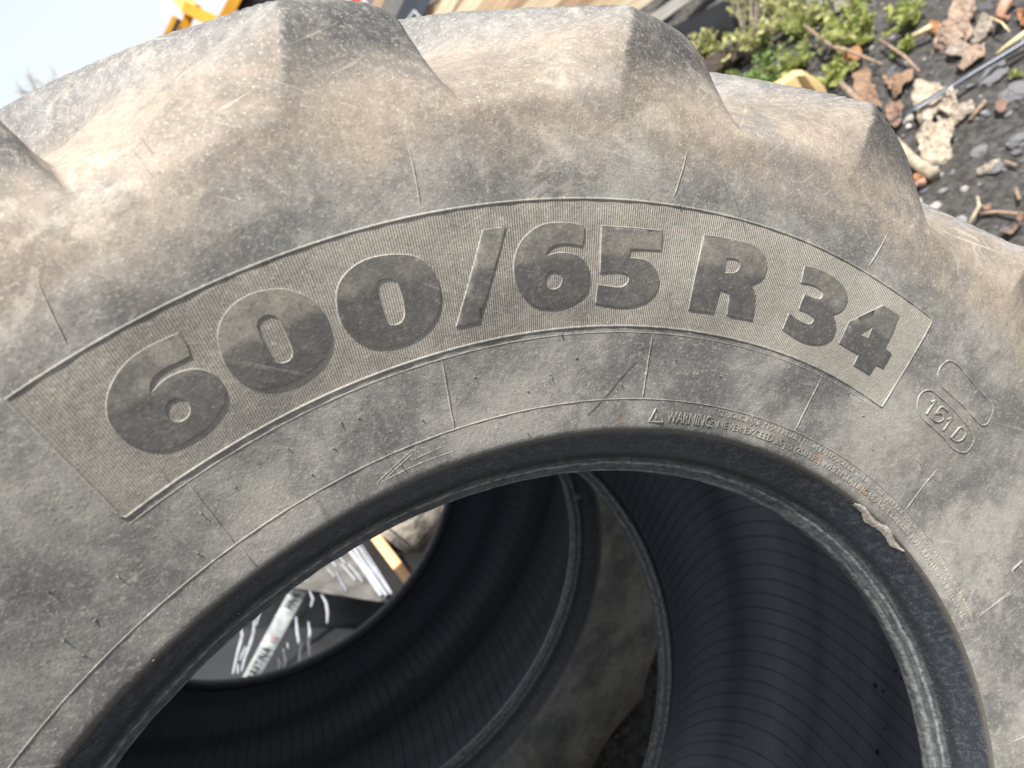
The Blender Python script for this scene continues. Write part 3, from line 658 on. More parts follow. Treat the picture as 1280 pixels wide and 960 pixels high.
def stone(p, s, mi, label, flat=.55, seed=0):
    bm = rock_bm(seed, 3, flat); 
    o = bm_obj('stone', bm, m_peb[mi], None, False); o.location = p; o.scale = (s, s*.8, s*.8); o.rotation_euler = (.1, .1, seed*1.7); tag(o, label, 'stone'); return o
stone(GP(1128, 210+0, .0), .030, 0, 'small round white stone between the bark chips and the cable end', seed=11)
for i, (x, y, s, mi, lb) in enumerate([
    (1138, 152, .055, 0, 'pale round stone just under the grey rod beside the tyre'), (1148, 258, .048, 0, 'whitish angular stone touching the tyre shoulder at the right'),
    (1170, 263, .052, 0, 'pale broken stone right beside the white one by the tyre shoulder'), (1245, 213, .075, 1, 'flat grey stone lying alone on the open soil right of the bark'),
    (1242, 98, .12, 1, 'large angular grey stone just below the grey rod'), (1272, 120, .10, 1, 'light grey stone at the right edge under the rod'),
    (1170, 212, .028, 0, 'tiny white stone at the tip of the grey stick'), (1176, 222, .026, 0, 'second tiny white stone below the tip of the grey stick'),
    (1207, 239, .028, 0, 'small bright pebble alone on the dark soil'), (1276, 178, .085, 1, 'large grey stone at the right edge of the open soil'),
    (1194, 286, .035, 0, 'small white stone at the foot of the dry stalk'), (1260, 20, .05, 2, 'dark stone beside the reddish root'), (1230, 12, .08, 2, 'dark slate lump behind the big bark pieces'),
    (1225, 192, .06, 1, 'long grey stone above the flat bark sliver'), (1150, 130, .05, 1, 'grey stone under the cream bark slab'), (1253, 135, .06, 1, 'brownish stone chip under the grey stones')]):
    stone(GP(x, y, .002), s*.40, mi, lb, seed=i+20)

# flat crumpled pieces: bark slabs and dead leaves
def slab_mesh(P, z, bumpy, thick, seed, lobes=None):
    """crumpled sheet with its own thickness from a ground outline (world xy)"""
    P = [Vector((p[0], p[1])) for p in P]; c = sum(P, Vector((0, 0)))/len(P); n = len(P); V = []; F = []
    rings = 6
    for k in range(rings+1):
        t = 1-k/rings
        for p in P:
            q = c+(p-c)*t; e = Vector((q.x, q.y, seed)); hh = z+bumpy*(noise.noise(e*14)*1.0+noise.noise(e*40)*.5+.6)+bumpy*.8*(t**2)*noise.noise(Vector((q.x*9, q.y*9, seed+4)))
            V.append((q.x, q.y, gz(q.x, q.y)+hh))
    for k in range(rings):
        for j in range(n): F.append((k*n+j, k*n+(j+1) % n, (k+1)*n+(j+1) % n, (k+1)*n+j))
    o0 = len(V); V += [(v[0], v[1], v[2]-thick) for v in V[:n]]
    for j in range(n): F.append((j, o0+j, o0+(j+1) % n, (j+1) % n))
    return V, F
def slab(name, pts, label, cat, mat, bumpy=.02, thick=.006, up=.02, seed=1):
    W = [G(x, y, up) for x, y in pts]; W = [(p.x, p.y) for p in W]; ctr = np.mean(W, 0)
    out = []
    n = len(W)
    for i in range(n):
        a, b = np.array(W[i]), np.array(W[(i+1) % n])
        for k in range(4):
            t = k/4; q = a+(b-a)*t; j = .04*np.linalg.norm(b-a)*(1 if k else .0); out.append(tuple(q+rng.uniform(-1, 1, 2)*j*1.6))
    V, F = slab_mesh(out, up*.5, bumpy, thick, seed); V = np.array(V); c0 = V.mean(0); c0[2] = V[:, 2].min()
    o = mesh_obj(name, V-c0, F, mat); o.location = c0; tag(o, label, cat); return o
def barkmat(name, a, b, d):
    m = NT(name, .9, .2); o = m.obj(); f = m.noise(o, 26, 6, .7); v = m.vor(o, 60)
    c = m.mix(m.step(f, .38, .62), a, b); c = m.mix(m.step(v, .22, .05, 0, .7), c, d); m.col(c); m.bump(m.math('ADD', f, v), .012, 1); return m.m
m_bark = barkmat('pale_cork_bark', (.30, .25, .195), (.46, .395, .32), (.12, .09, .07)); m_bark2 = barkmat('tan_cork_bark', (.24, .175, .135), (.37, .28, .22), (.10, .07, .05)); m_bark3 = barkmat('grey_bark', (.20, .17, .14), (.36, .31, .26), (.09, .07, .06))
m_leaf = barkmat('dead_brown_leaf', (.17, .11, .075), (.30, .20, .14), (.15, .08, .05)); m_leafo = barkmat('orange_dead_leaf', (.27, .12, .06), (.38, .19, .10), (.2, .08, .05)); m_leafd = barkmat('dark_dead_leaf', (.16, .10, .08), (.27, .18, .14), (.09, .06, .05))
Z1 = lambda L: px(1100, 0, 5.333, L); Z2 = lambda L: px(1100, 160, 5.333, L)
slab('bark_piece', Z1([(560, 10), (600, 0), (660, 75), (650, 115), (590, 140), (560, 170), (470, 190), (450, 170), (490, 80)]), 'tan cork bark piece at the top of the heap of bark', 'bark', m_bark2, .03, seed=1)
slab('bark_piece', Z1([(370, 210), (440, 185), (545, 165), (580, 190), (545, 240), (480, 285), (400, 300), (355, 290)]), 'tan bark piece below the topmost bark piece', 'bark', m_bark2, .035, up=.04, seed=2)
slab('bark_piece', Z1([(590, 150), (620, 190), (610, 240), (560, 290), (530, 280), (560, 230)]), 'narrow bark strip lying between the tan bark pieces', 'bark', m_bark2, .02, seed=3)
slab('bark_piece', Z1([(450, 330), (540, 290), (610, 310), (590, 350), (490, 400), (445, 385)]), 'grey tan bark shard at the middle of the bark heap', 'bark', m_bark3, .02, seed=4)
slab('bark_piece', Z1([(700, 120), (755, 135), (745, 180), (690, 230), (640, 300), (605, 290), (640, 210)]), 'long grey bark strip pointing up beside the bark heap', 'bark', m_bark3, .025, seed=5)
slab('bark_piece', Z1([(560, 380), (600, 345), (650, 310), (715, 330), (710, 380), (640, 430), (560, 490), (515, 480), (510, 450)]), 'tan bark piece crossed by the grey rod', 'bark', m_bark2, .03, seed=6)
slab('bark_piece', Z1([(290, 565), (370, 545), (430, 610), (520, 660), (530, 710), (460, 780), (390, 770), (330, 840), (265, 830), (240, 740), (245, 640)]), 'large cream cork bark slab under the grey rod', 'bark', m_bark, .04, .012, up=.03, seed=7)
slab('bark_piece', Z2([(270, 0), (500, -20), (505, 20), (460, 80), (470, 130), (400, 200), (330, 225), (270, 205), (250, 120), (240, 60)]), 'cream bark slab below the largest one, nearest the tyre', 'bark', m_bark, .035, .012, up=.03, seed=8)
slab('bark_piece', Z1([(520, 740), (560, 700), (630, 700), (640, 730), (560, 790), (480, 835), (380, 825), (385, 795)]), 'thin brown bark sheet sticking out of the cream slabs', 'bark', m_bark3, .02, seed=9)
slab('bark_piece', Z2([(640, 265), (720, 230), (790, 190), (800, 205), (730, 270), (660, 300), (635, 290)]), 'small curled bark sliver alone on the dark soil', 'bark', m_bark3, .02, seed=10)
slab('dead_leaf', Z1([(30, 540), (100, 535), (130, 510), (210, 465), (240, 490), (225, 570), (160, 610), (150, 650), (100, 660), (70, 590)]), 'brown lobed dead leaf left of the cream bark slab', 'leaf', m_leaf, .025, .002, seed=11)
slab('dead_leaf', Z1([(350, 160), (400, 160), (415, 180), (380, 215), (340, 220), (330, 190)]), 'small orange dead leaf at the end of the straw', 'leaf', m_leafo, .02, .002, seed=12)
slab('dead_leaf', px(860, 0, 4.571, [(875, 330), (930, 290), (985, 250), (985, 300), (940, 340), (900, 350)]), 'orange dead leaf among the weed shoots', 'leaf', m_leafo, .03, .002, up=.06, seed=13)
slab('dead_leaf', px(860, 0, 4.571, [(950, 450), (1040, 390), (1050, 470), (1090, 560), (1110, 610), (1060, 640), (990, 590), (950, 520)]), 'long brown dead leaf lying right of the yellow wood block', 'leaf', m_leaf, .03, .002, seed=14)
slab('dead_leaf', Z2([(205, 260), (250, 270), (290, 330), (270, 360), (210, 390)]), 'orange brown leaf tucked under the grey stick by the tyre', 'leaf', m_leafo, .02, .002, up=.03, seed=15)
slab('dead_leaf', Z1([(50, 690), (150, 690), (170, 730), (160, 790), (110, 870), (70, 850), (40, 780)]), 'dark brown leaf half under the lower end of the rod', 'leaf', m_leafd, .025, .002, seed=16)
slab('dead_leaf', Z1([(925, 90), (960, 80), (965, 190), (935, 160)]), 'reddish leaf at the right edge above the rod', 'leaf', m_leafo, .02, .002, seed=17)
slab('dead_leaf', Z2([(660, 510), (740, 500), (750, 550), (690, 570)]), 'pinkish brown leaf scrap on the dark soil at the right', 'leaf', m_leafd, .02, .002, seed=18)
slab('dead_leaf', Z2([(830, 660), (900, 640), (950, 590), (960, 610), (900, 680), (860, 740), (810, 700)]), 'dark red withered leaf at the far right edge', 'leaf', m_leafd, .03, .002, seed=19)
slab('dead_leaf', Z1([(770, 690), (830, 675), (860, 720), (820, 775), (775, 760)]), 'small brown leaf scrap under the grey stones', 'leaf', m_leafd, .02, .002, seed=20)

# sticks, rod, stalks
def tube_pts(P, rad, seg=8):
    V = []; F = []; P = [Vector(p) for p in P]; n = len(P)
    for i, p in enumerate(P):
        d = (P[min(i+1, n-1)]-P[max(i-1, 0)]).normalized(); a = d.orthogonal().normalized(); b = d.cross(a); r = rad[i] if hasattr(rad, '__len__') else rad
        for k in range(seg): t = 2*math.pi*k/seg; V.append(p+a*(math.cos(t)*r)+b*(math.sin(t)*r))
    for i in range(n-1):
        for k in range(seg): F.append((i*seg+k, i*seg+(k+1) % seg, (i+1)*seg+(k+1) % seg, (i+1)*seg+k))
    F.append(tuple(range(seg))[::-1]); F.append(tuple(range((n-1)*seg, n*seg))); return V, F
def tube(name, P, rad, mat, label, cat, seg=8, parent=None):
    V, F = tube_pts(P, rad, seg); V = np.array([tuple(v) for v in V]); c0 = V.mean(0); c0[2] = V[:, 2].min()
    o = mesh_obj(name, V-c0, F, mat, parent); o.location = c0; 
    if label: tag(o, label, cat)
    return o
m_rod = simple('dark_steel', (.055, .065, .085), .35, .2, 40, 0, .3, .6); m_twig = simple('brown_twig', (.25, .18, .13), .85, .35, 60, .003); m_straw = simple('dry_straw', (.62, .50, .30), .7, .2, 60, .001); m_stick = simple('grey_stick', (.33, .28, .21), .85, .3, 50, .004)
m_root = simple('reddish_root', (.40, .22, .16), .8, .3, 60, .004)
tube('rod', [G(1085, 168, .06), G(1150, 132, .07), G(1215, 93, .06), G(1310, 36, .05), G(1420, -30, .05)], .0075, m_rod, 'thin dark grey rod lying across the bark and stones', 'rod', 10)
tube('stick', [G(1100, 165, .04), G(1120, 178, .045), G(1142, 202, .045), G(1168, 219, .03)], [.014, .015, .018, .020], m_stick, 'thick grey stick poking out from under the tyre edge', 'stick')
tube('stick', [G(1130, 240, .03), G(1150, 228, .035), G(1157, 225, .035)], [.009, .010, .011], m_root, 'short reddish stick under the thick grey one', 'stick')
tube('twig', [G(1005, 32, .10), G(1040, 58, .10), G(1065, 65, .09), G(1103, 81, .05)], [.007, .008, .007, .005], m_twig, 'brown twig running through the weeds to the leaves', 'twig')
tube('twig', [G(1052, 105, .06), G(1075, 128, .05), G(1098, 150, .05)], [.011, .012, .010], m_twig, 'thick brown twig behind the tyre shoulder', 'twig')
tube('twig', [G(1100, 50, .05), G(1130, 70, .05), G(1150, 90, .04)], [.006, .006, .004], m_twig, 'thin dark twig left of the bark heap', 'twig')
tube('straw', [G(1141, 46, .04), G(1164, 33, .05)], .010, m_straw, 'short yellow straw beside the orange leaf', 'straw')
tube('straw', [G(1246, 68, .05), G(1262, 55, .06), G(1283, 40, .07)], [.006, .007, .008], m_straw, 'pale flat straw lying along the grey rod', 'straw')
tube('straw', [G(1238, 22, .05), G(1252, 28, .06), G(1262, 40, .04)], .003, m_straw, 'thin curled straw near the reddish root', 'straw')
tube('root', [G(1262, -6, .05), G(1254, 10, .05), G(1248, 22, .05), G(1262, 20, .04), G(1258, 26, .03)], [.022, .018, .014, .010, .008], m_root, 'reddish root piece at the top right of the bark', 'root')
tube('twig', [G(1212, 150, .02), G(1232, 126, .03)], .006, m_twig, 'short twig leaning on the lower bark sheet', 'twig')
tube('twig', [G(1205, 292, .01), G(1216, 272, .04), G(1224, 258, .05), G(1222, 246, .05)], [.004, .005, .005, .004], m_stick, 'dry stalk rising behind the tyre shoulder at the right', 'twig')
tube('twig', [G(1222, 268, .02), G(1245, 265, .02), G(1278, 268, .02)], .005, m_twig, 'thin brown twig lying level at the right edge', 'twig')
tube('twig', [G(1256, 202, .02), G(1271, 207, .02)], .005, m_twig, 'tiny twig by the flat grey stone', 'twig')
tube('twig', [G(1270, 236, .02), G(1274, 250, .02)], .005, m_twig, 'tiny upright twig near the right edge', 'twig')
def scatter_bits():
    V = []; F = []
    for _ in range(260):
        x = rng.uniform(.4, 4.5); y = rng.uniform(.8, 4.5); a = rng.uniform(0, 3.14); l = rng.uniform(.015, .07); z = gz(x, y)+.004
        p = [Vector((x, y, z)), Vector((x+math.cos(a)*l*.5, y+math.sin(a)*l*.5, z+.006)), Vector((x+math.cos(a+.4)*l, y+math.sin(a+.4)*l, z))]
        v, f = tube_pts(p, rng.uniform(.001, .0025), 4); o0 = len(V); V += v; F += [tuple(i+o0 for i in q) for q in f]
    tag(mesh_obj('plant_litter', V, F, m_twig), 'tiny twigs and stalks strewn over the black soil', 'litter', kind='stuff')
scatter_bits()

# yellow wood block behind the tyre
m_ywood = simple('yellow_cut_wood', (.52, .38, .19), .7, .15, 30, .002)
W = [G(925, 115, .02), G(1050, 130, .02)]
def block(name, O, ex, ey, ez, mat, label=None, cat=None, bev=.004, parent=None):
    bm = bmesh.new(); bmesh.ops.create_cube(bm, size=1)
    M = Matrix([[ex[i], ey[i], ez[i], 0] for i in range(3)]+[[0, 0, 0, 1]]); bmesh.ops.bevel(bm, geom=bm.edges[:], offset=.02, segments=1, affect='EDGES')
    for v in bm.verts: v.co = M @ (v.co+Vector((.5, .5, .5)))
    if M.to_3x3().determinant() < 0: bmesh.ops.reverse_faces(bm, faces=bm.faces)
    o = bm_obj(name, bm, mat, parent); o.location = O
    if label: tag(o, label, cat)
    return o
top = AT(1000, 94, 3.0); pl = AT(940, 125, 3.0); pr = AT(1052, 133, 3.0)
bm = bmesh.new(); dpt = Vector(ray(1000, 100)).normalized(); dpt.z = 0; dpt.normalize()
c0 = Vector((top.x, top.y, 0))
vs = [AT(925, 140, 3.05), AT(1058, 165, 3.05), AT(1045, 116, 3.05), AT(1006, 94, 2.95), AT(995, 94, 3.0)]
vv = [bm.verts.new(v) for v in vs]; vb = [bm.verts.new(v+dpt*.10-Vector((0, 0, .02))) for v in vs]
ridge = None
bm.faces.new(vv)
for i in range(5): bm.faces.new((vv[i], vb[i], vb[(i+1) % 5], vv[(i+1) % 5]))
bm.faces.new(vb[::-1]); bmesh.ops.recalc_face_normals(bm, faces=bm.faces); bmesh.ops.bevel(bm, geom=bm.edges[:], offset=.002, segments=1, affect='EDGES')
o = bm_obj('wood_block', bm, m_ywood); tag(o, 'pale yellow split wood block wedged behind the tyre by the weeds', 'wood block')

# ---------------------------------------------------------------- weeds
m_green = []
for nm, a, b in (('fresh_leaf', (.14, .18, .045), (.38, .42, .13)), ('pale_leaf', (.24, .26, .09), (.48, .48, .22)), ('deep_leaf', (.07, .13, .035), (.19, .28, .08))):
    m = NT(nm, .5, .4); m.col(m.mix(m.step(m.noise(m.obj(), 14, 3), .35, .65), a, b)); m.b.inputs['Subsurface Weight'].default_value = 0
    tl_ = m.n('ShaderNodeBsdfTranslucent'); tl_.inputs[0].default_value = (*b, 1); mx_ = m.n('ShaderNodeMixShader'); mx_.inputs[0].default_value = .35
    m.t.links.new(m.b.outputs[0], mx_.inputs[1]); m.t.links.new(tl_.outputs[0], mx_.inputs[2]); m.t.links.new(mx_.outputs[0], m.t.nodes['Material Output'].inputs[0]); m_green.append(m.m)
def leaf_at(V, F, p, d, size):
    d = d.normalized(); s = d.cross(Vector((rng.normal(), rng.normal(), rng.normal()))).normalized(); nrm = d.cross(s)
    w_ = size*rng.uniform(.26, .4); o0 = len(V)
    V += [p, p+d*size*.35+s*w_+nrm*size*.08, p+d*size*.75+s*w_*.7+nrm*size*.05, p+d*size-nrm*size*.1, p+d*size*.75-s*w_*.7+nrm*size*.05, p+d*size*.35-s*w_+nrm*size*.08, p+d*size*.5-nrm*size*.06]
    F += [(o0, o0+1, o0+6), (o0+1, o0+2, o0+6), (o0+2, o0+3, o0+6), (o0+3, o0+4, o0+6), (o0+4, o0+5, o0+6), (o0+5, o0, o0+6)]
def weed(base, height, spread, nst, label, mi=0, leafs=.040, dens=9):
    root = empty('weed', base, label, 'weed', 'leafy weeds along the board pile'); SV, SF, LV, LF = [], [], [], []
    for _ in range(nst):
        a = rng.uniform(0, 6.28); sp = spread*rng.uniform(.3, 1); hh = height*rng.uniform(.5, 1.0); P = []
        for k in range(6):
            t = k/5; P.append(Vector((math.cos(a)*sp*t**1.2+rng.normal()*.006, math.sin(a)*sp*t**1.2+rng.normal()*.006, hh*t*(1-.25*t))))
        v, f = tube_pts(P, [.0035*(1-.7*k/5) for k in range(6)], 5); o0 = len(SV); SV += v; SF += [tuple(i+o0 for i in q) for q in f]
        for j in range(dens):
            t = .15+.85*(j+rng.random())/dens; i = min(4, int(t*5)); p = P[i].lerp(P[i+1], t*5-i)
            for sg in (0, 1):
                b_ = a+rng.uniform(.6, 2.2)*(1 if sg else -1); leaf_at(LV, LF, p, Vector((math.cos(b_), math.sin(b_), rng.uniform(-.1, .8))), leafs*rng.uniform(.45, 1.1)*(1.1-.4*t))
    mesh_obj('stem', SV, SF, m_twig, root); fo = mesh_obj('foliage', LV, LF, m_green[mi], root, smooth=False); fo['kind'] = 'stuff'
    return root
weeds = [(885, 60, .22, .14, 10, 'pale weed right behind the second lug corner', 1), (925, 60, .20, .18, 14, 'thick weed between the beam and the tyre', 0), (975, 95, .12, .16, 12, 'low dense weed touching the yellow wood block', 2), (1085, 45, .16, .14, 10, 'leafy weed near the dark twig top', 0), (985, 15, .22, .16, 11, 'weed reaching over the dark rotten board', 1), (920, 105, .10, .12, 12, 'low green weed tucked against the tyre tread', 0), (905, 78, .16, .16, 12, 'leafy weed closest behind the second tyre lug', 1), (950, 88, .14, .20, 14, 'bushy green weed left of the yellow wood block', 2), (960, 55, .26, .16, 9, 'tall thin weed in front of the black beam', 1),
         (1000, 75, .16, .18, 13, 'green weed straight above the yellow wood block', 0), (1040, 90, .12, .16, 10, 'light green weed right of the yellow wood block', 0), (1010, 35, .18, .18, 12, 'weed in the middle of the patch under the boards', 0),
         (1060, 45, .15, .16, 11, 'weed crossed by the brown twig', 0), (1030, 12, .18, .18, 11, 'weed at the top edge behind the brown twig', 1), (1075, 15, .16, .14, 10, 'weed at the top edge left of the bark heap', 0), (1140, 22, .12, .16, 11, 'separate weed beside the topmost bark', 0),
         (1130, 55, .06, .08, 5, 'small shoot between the straw and the dark twig', 0), (890, 100, .10, .12, 10, 'low weed touching the tyre shoulder', 1), (940, 20, .30, .08, 4, 'thin seed stalk rising before the black beam', 1)]
for x, y, hh, sp, ns, lb, mi in weeds: weed(GP(x, y+14), hh, sp, ns, lb, mi)
tag(weed(GP(1272, 98), .03, .03, 3, 'tiny green sprout under the grey stones at the right edge', 0, .02, 4))
# trailing dry grass arcs
V = []; F = []
for k in range(14):
    p0 = GP(940+rng.uniform(-10, 10), 75+rng.uniform(-5, 5)); p1 = GP(965+rng.uniform(-15, 15), 5+rng.uniform(-5, 5)); md = (p0+p1)/2+Vector((rng.uniform(-.1, .1), 0, rng.uniform(.1, .25)))
    v, f = tube_pts([p0, p0.lerp(md, .6), md, md.lerp(p1, .6), p1], .0016, 4); o0 = len(V); V += v; F += [tuple(i+o0 for i in q) for q in f]
tag(mesh_obj('dry_grass', V, F, m_stick), 'wispy dry grass in front of the black beam', 'grass', kind='stuff')

# ---------------------------------------------------------------- boards and beam piled beyond the weeds
def woodmat(name, a, b):
    m = NT(name, .75, .3); o = m.obj(); s = m.sep(o); st = m.noise(m.comb(m.math('MULTIPLY', s[0], 3.0), m.math('MULTIPLY', s[1], 60.0), m.math('MULTIPLY', s[2], 60.0)), 1.0, 5, .6)
    c = m.mix(m.step(st, .3, .7), a, b); m.col(c); m.bump(st, .004); return m.m
m_w1 = woodmat('light_sawn_wood', (.36, .29, .20), (.56, .48, .35)); m_w2 = woodmat('brown_sawn_wood', (.25, .17, .11), (.42, .30, .20)); m_w3 = woodmat('grey_weathered_wood', (.22, .21, .19), (.40, .38, .34)); m_w4 = woodmat('tan_sawn_wood', (.30, .22, .14), (.44, .34, .22))
m_w5 = simple('rotten_dark_wood', (.085, .065, .055), .9, .35, 20, .006); m_blk = simple('black_painted_steel', (.020, .021, .024), .35, .2, 9, .002, 0, .5); m_yel = simple('yellow_machine_paint', (.55, .27, .015), .4, .12, 5, 0, 0, .5); m_red = simple('red_paint', (.45, .05, .03), .5, .2, 5); m_pur = simple('dark_slate_paint', (.035, .042, .055), .4, .2, 10)
def beam(name, a, b, wide, thick, mat, label, cat):
    """straight board between two world points; wide is measured up the picture, thick away from the viewer"""
    a, b = Vector(a), Vector(b); d = (b-a); L = d.length; d.normalize(); view = (a-Vector(CAM)).normalized(); up = view.cross(d).normalized()
    if up.z < 0: up = -up
    bk = d.cross(up).normalized()
    if bk.dot(view) < 0: bk = -bk
    bm = bmesh.new(); bmesh.ops.create_cube(bm, size=1)
    for v in bm.verts: v.co = Vector((v.co.x*L, v.co.y*thick, v.co.z*wide))
    bmesh.ops.bevel(bm, geom=bm.edges[:], offset=min(wide, thick)*.06, segments=2, affect='EDGES')
    o = bm_obj(name, bm, mat); M = Matrix([[d[i], bk[i], up[i], ((a+b)/2+bk*thick/2)[i]] for i in range(3)]+[[0, 0, 0, 1]])
    if M.to_3x3().determinant() < 0: M = M @ Matrix.Diagonal((1, -1, 1, 1))
    o.matrix_world = M; tag(o, label, cat); return o
beam('steel_beam', AT(745, 103, 4.3), AT(1045, -45, 3.6), .155, .14, m_blk, 'black steel beam lying at the foot of the board pile', 'beam')
beam('board', AT(850, 105, 3.62), AT(1060, -22, 3.37), .07, .05, m_w5, 'dark brown board half buried in weeds below the black beam', 'board')
beam('board', AT(1010, 12, 3.35), AT(1180, -45, 3.05), .10, .12, m_w3, 'grey weathered board at the top edge behind the weeds', 'board')
beam('board', AT(770, 58, 4.15), AT(930, -55, 4.40), .062, .10, m_w3, 'grey white board lying just above the black beam', 'board')
beam('board', AT(742, 40, 4.40), AT(900, -75, 4.60), .105, .08, m_w1, 'light board second above the black beam', 'board')
beam('board', AT(705, 48, 4.50), AT(850, -75, 4.70), .095, .10, m_w4, 'tan board with a dark gap to its left', 'board')
beam('board', AT(690, 30, 4.65), AT(780, -60, 4.80), .045, .08, m_w2, 'narrow dark brown board seen in the pile gap', 'board')
beam('board', AT(640, 38, 4.70), AT(760, -70, 4.80), .125, .06, m_w1, 'wide light sawn board in the middle of the pile', 'board')
beam('board', AT(610, 36, 4.80), AT(710, -70, 4.90), .045, .1, m_w2, 'narrow brown board between two light ones', 'board')
beam('board', AT(590, 40, 4.75), AT(665, -60, 4.90), .13, .06, m_w4, 'tan plank end left of the narrow brown board', 'board')
beam('board', AT(560, 52, 4.70), AT(625, -45, 4.90), .115, .06, m_w1, 'light plank end with yellowish face', 'board')
beam('board', AT(535, 50, 4.80), AT(590, -45, 4.90), .085, .06, m_w1, 'pale plank beside the slate panel with the chevron', 'board')
beam('board', AT(452, 45, 5.00), AT(500, -50, 5.10), .055, .06, m_w2, 'brown slat left of the slate panel', 'board')
beam('board', AT(425, 40, 5.20), AT(470, -50, 5.30), .06, .06, m_red, 'red slat just above the first tyre lug', 'board')
beam('board', AT(405, 40, 5.30), AT(450, -50, 5.40), .05, .06, m_yel, 'yellow slat above the first tyre lug', 'board')
# slate panel with a light chevron mark
pn = empty('slate_panel', AT(522, 10, 5.0), 'dark slate panel with a light chevron mark standing among the boards', 'panel'); 
Mi = Matrix.Translation(-pn.location)
pl_ = beam('panel_face', AT(500, 45, 5.0), AT(548, -55, 5.05), .145, .03, m_pur, None, None); pl_.parent = pn; pl_.matrix_parent_inverse = Mi
m_mark = simple('pale_mark', (.42, .44, .48), .6, .05, 10)
for a, b in (((508, 27), (517.5, 13)), ((517.5, 13), (527, 24))):
    q = beam('chevron_mark', AT(*a, 4.985), AT(*b, 4.985), .011, .004, m_mark, None, None); q.parent = pn; q.matrix_parent_inverse = Mi
# backing of the pile
beam('board', AT(560, 90, 5.20), AT(820, -60, 5.40), .8, .3, m_w2, 'dark stacked timber behind the light boards', 'board')

# ---------------------------------------------------------------- yellow machine beyond
mc = empty('loader_arm', AT(235, 10, 7.0), 'yellow loader arm reaching into the white sky at the top left', 'machine'); Mi = Matrix.Translation(-mc.location)
def mpart(o, nm=None): o.parent = mc; o.matrix_parent_inverse = Mi; return o
mpart(beam('arm', AT(180, -52, 7), AT(240, 12, 7), .14, .12, m_yel, None, None)); mpart(beam('arm', AT(228, 8, 6.95), AT(275, 30, 6.95), .10, .12, m_yel, None, None))
mpart(beam('bracket', AT(212, 45, 6.95), AT(222, 22, 6.95), .09, .1, m_yel, None, None)); mpart(beam('arm', AT(274, 35, 7.1), AT(318, -45, 7.1), .10, .1, m_yel, None, None)); mpart(beam('arm', AT(236, 20, 7.1), AT(228, 45, 7.1), .08, .1, m_yel, None, None))
mpart(beam('hydraulic_ram', AT(216, 42, 6.9), AT(224, 24, 6.9), .035, .03, m_blk, None, None))
whl = empty('machine_wheel', AT(348, 8, 7.4), 'dark rubber machine wheel beside the yellow arm', 'wheel')
wv_ = Vector(ray(345, -5)).normalized()
bm = bmesh.new(); bmesh.ops.create_cone(bm, segments=40, radius1=.34, radius2=.34, depth=.25, cap_ends=True); bmesh.ops.bevel(bm, geom=[e for e in bm.edges], offset=.05, segments=3, affect='EDGES')
ow = bm_obj('wheel_tyre', bm, m_blk, whl, True); ow.rotation_euler = wv_.to_track_quat('Z', 'Y').to_euler(); ow.location = (0, 0, .12)
wp = beam('white_trailer', AT(225, 60, 9.5), AT(440, -40, 9.5), 1.0, 1.2, simple('white_sheet_metal', (.8, .81, .80), .4, .04, 4), 'white trailer side behind the yellow arm', 'trailer')

# bare trees far off at the left
m_btree = simple('pale_bare_branch', (.32, .30, .24), .8, .2, 10)
def bare_tree(base, h, label, seed):
    rr = random.Random(seed); root = empty('bare_tree', base, label, 'tree', 'bare trees beyond the yard'); V = []; F = []; V2 = []; F2 = []
    def grow(p, d, l, r, lev):
        pts = [p]; dd = d.copy()
        for _ in range(4): dd = (dd+Vector((rr.uniform(-.2, .2), rr.uniform(-.2, .2), rr.uniform(-.05, .15)))).normalized(); pts.append(pts[-1]+dd*l/4)
        v, f = tube_pts(pts, [r*(1-.12*k) for k in range(5)], 5); tgt = (V, F) if lev == 0 else (V2, F2); o0 = len(tgt[0]); tgt[0].extend(v); tgt[1].extend([tuple(i+o0 for i in q) for q in f])
        if lev < 4:
            for _ in range(4 if lev < 3 else 5): grow(pts[rr.randint(1, 4)], (dd+Vector((rr.uniform(-1, 1), rr.uniform(-1, 1), rr.uniform(-.3, .6)))).normalized(), l*.6, r*.5, lev+1)
    grow(Vector((0, 0, 0)), Vector((0, 0, 1)), h*.45, h*.02, 0); mesh_obj('trunk', V, F, m_btree, root); mesh_obj('branches', V2, F2, m_btree, root)
for i, (x, y, d) in enumerate(((10, 150, 34), (45, 160, 38), (-40, 170, 30), (90, 150, 44))):
    p = AT(x, y, d); bare_tree((p.x, p.y, 0), [7.5, 7, 8.5, 7][i]*1.0, ['thin bare tree at the left edge just above the tyre', 'bare tree second from the left edge', 'bare tree cut by the left edge of the picture', 'short bare tree hidden low behind the tyre lug'][i], i)

# ---------------------------------------------------------------- film-wrapped crate seen through both tyres
Vt = AT(490, 757, 2.3); ZT = Vt.z; e1 = AT(385, 740, 2.45)-Vt; e2 = AT(445, 672, 2.75)-Vt; qd = AT(290, 850, 2.05)-Vt; lid_n = e1.cross(e2).normalized()
if lid_n.z < 0: lid_n = -lid_n
e1.normalize(); e2.normalize(); side_n = e1.cross(qd).normalized(); dn_ = side_n.cross(e1).normalized(); dn_ = -dn_ if dn_.z > 0 else dn_; crate = empty('wrapped_crate', (Vt.x, Vt.y, 0), 'black crate wrapped in clear film with a printed tape strip, seen through the hole', 'crate')
m_crate = simple('black_plastic', (.011, .011, .012), .5, .2, 8, .002, 0, .5); m_lid = simple('dusty_film_lid', (.105, .10, .092), .45, .35, 14, .004); m_film = simple('stretch_film', (.33, .35, .39), .18, .15, 40, .001, 0, .8)
bm = bmesh.new(); a, b, h = e1*1.15, e2*.9, -dn_*.7; z0 = dn_*.7+Vector((0, 0, ZT)); vs = [bm.verts.new(v) for v in (z0, z0+a, z0+a+b, z0+b, z0+h, z0+a+h, z0+a+b+h, z0+b+h)]
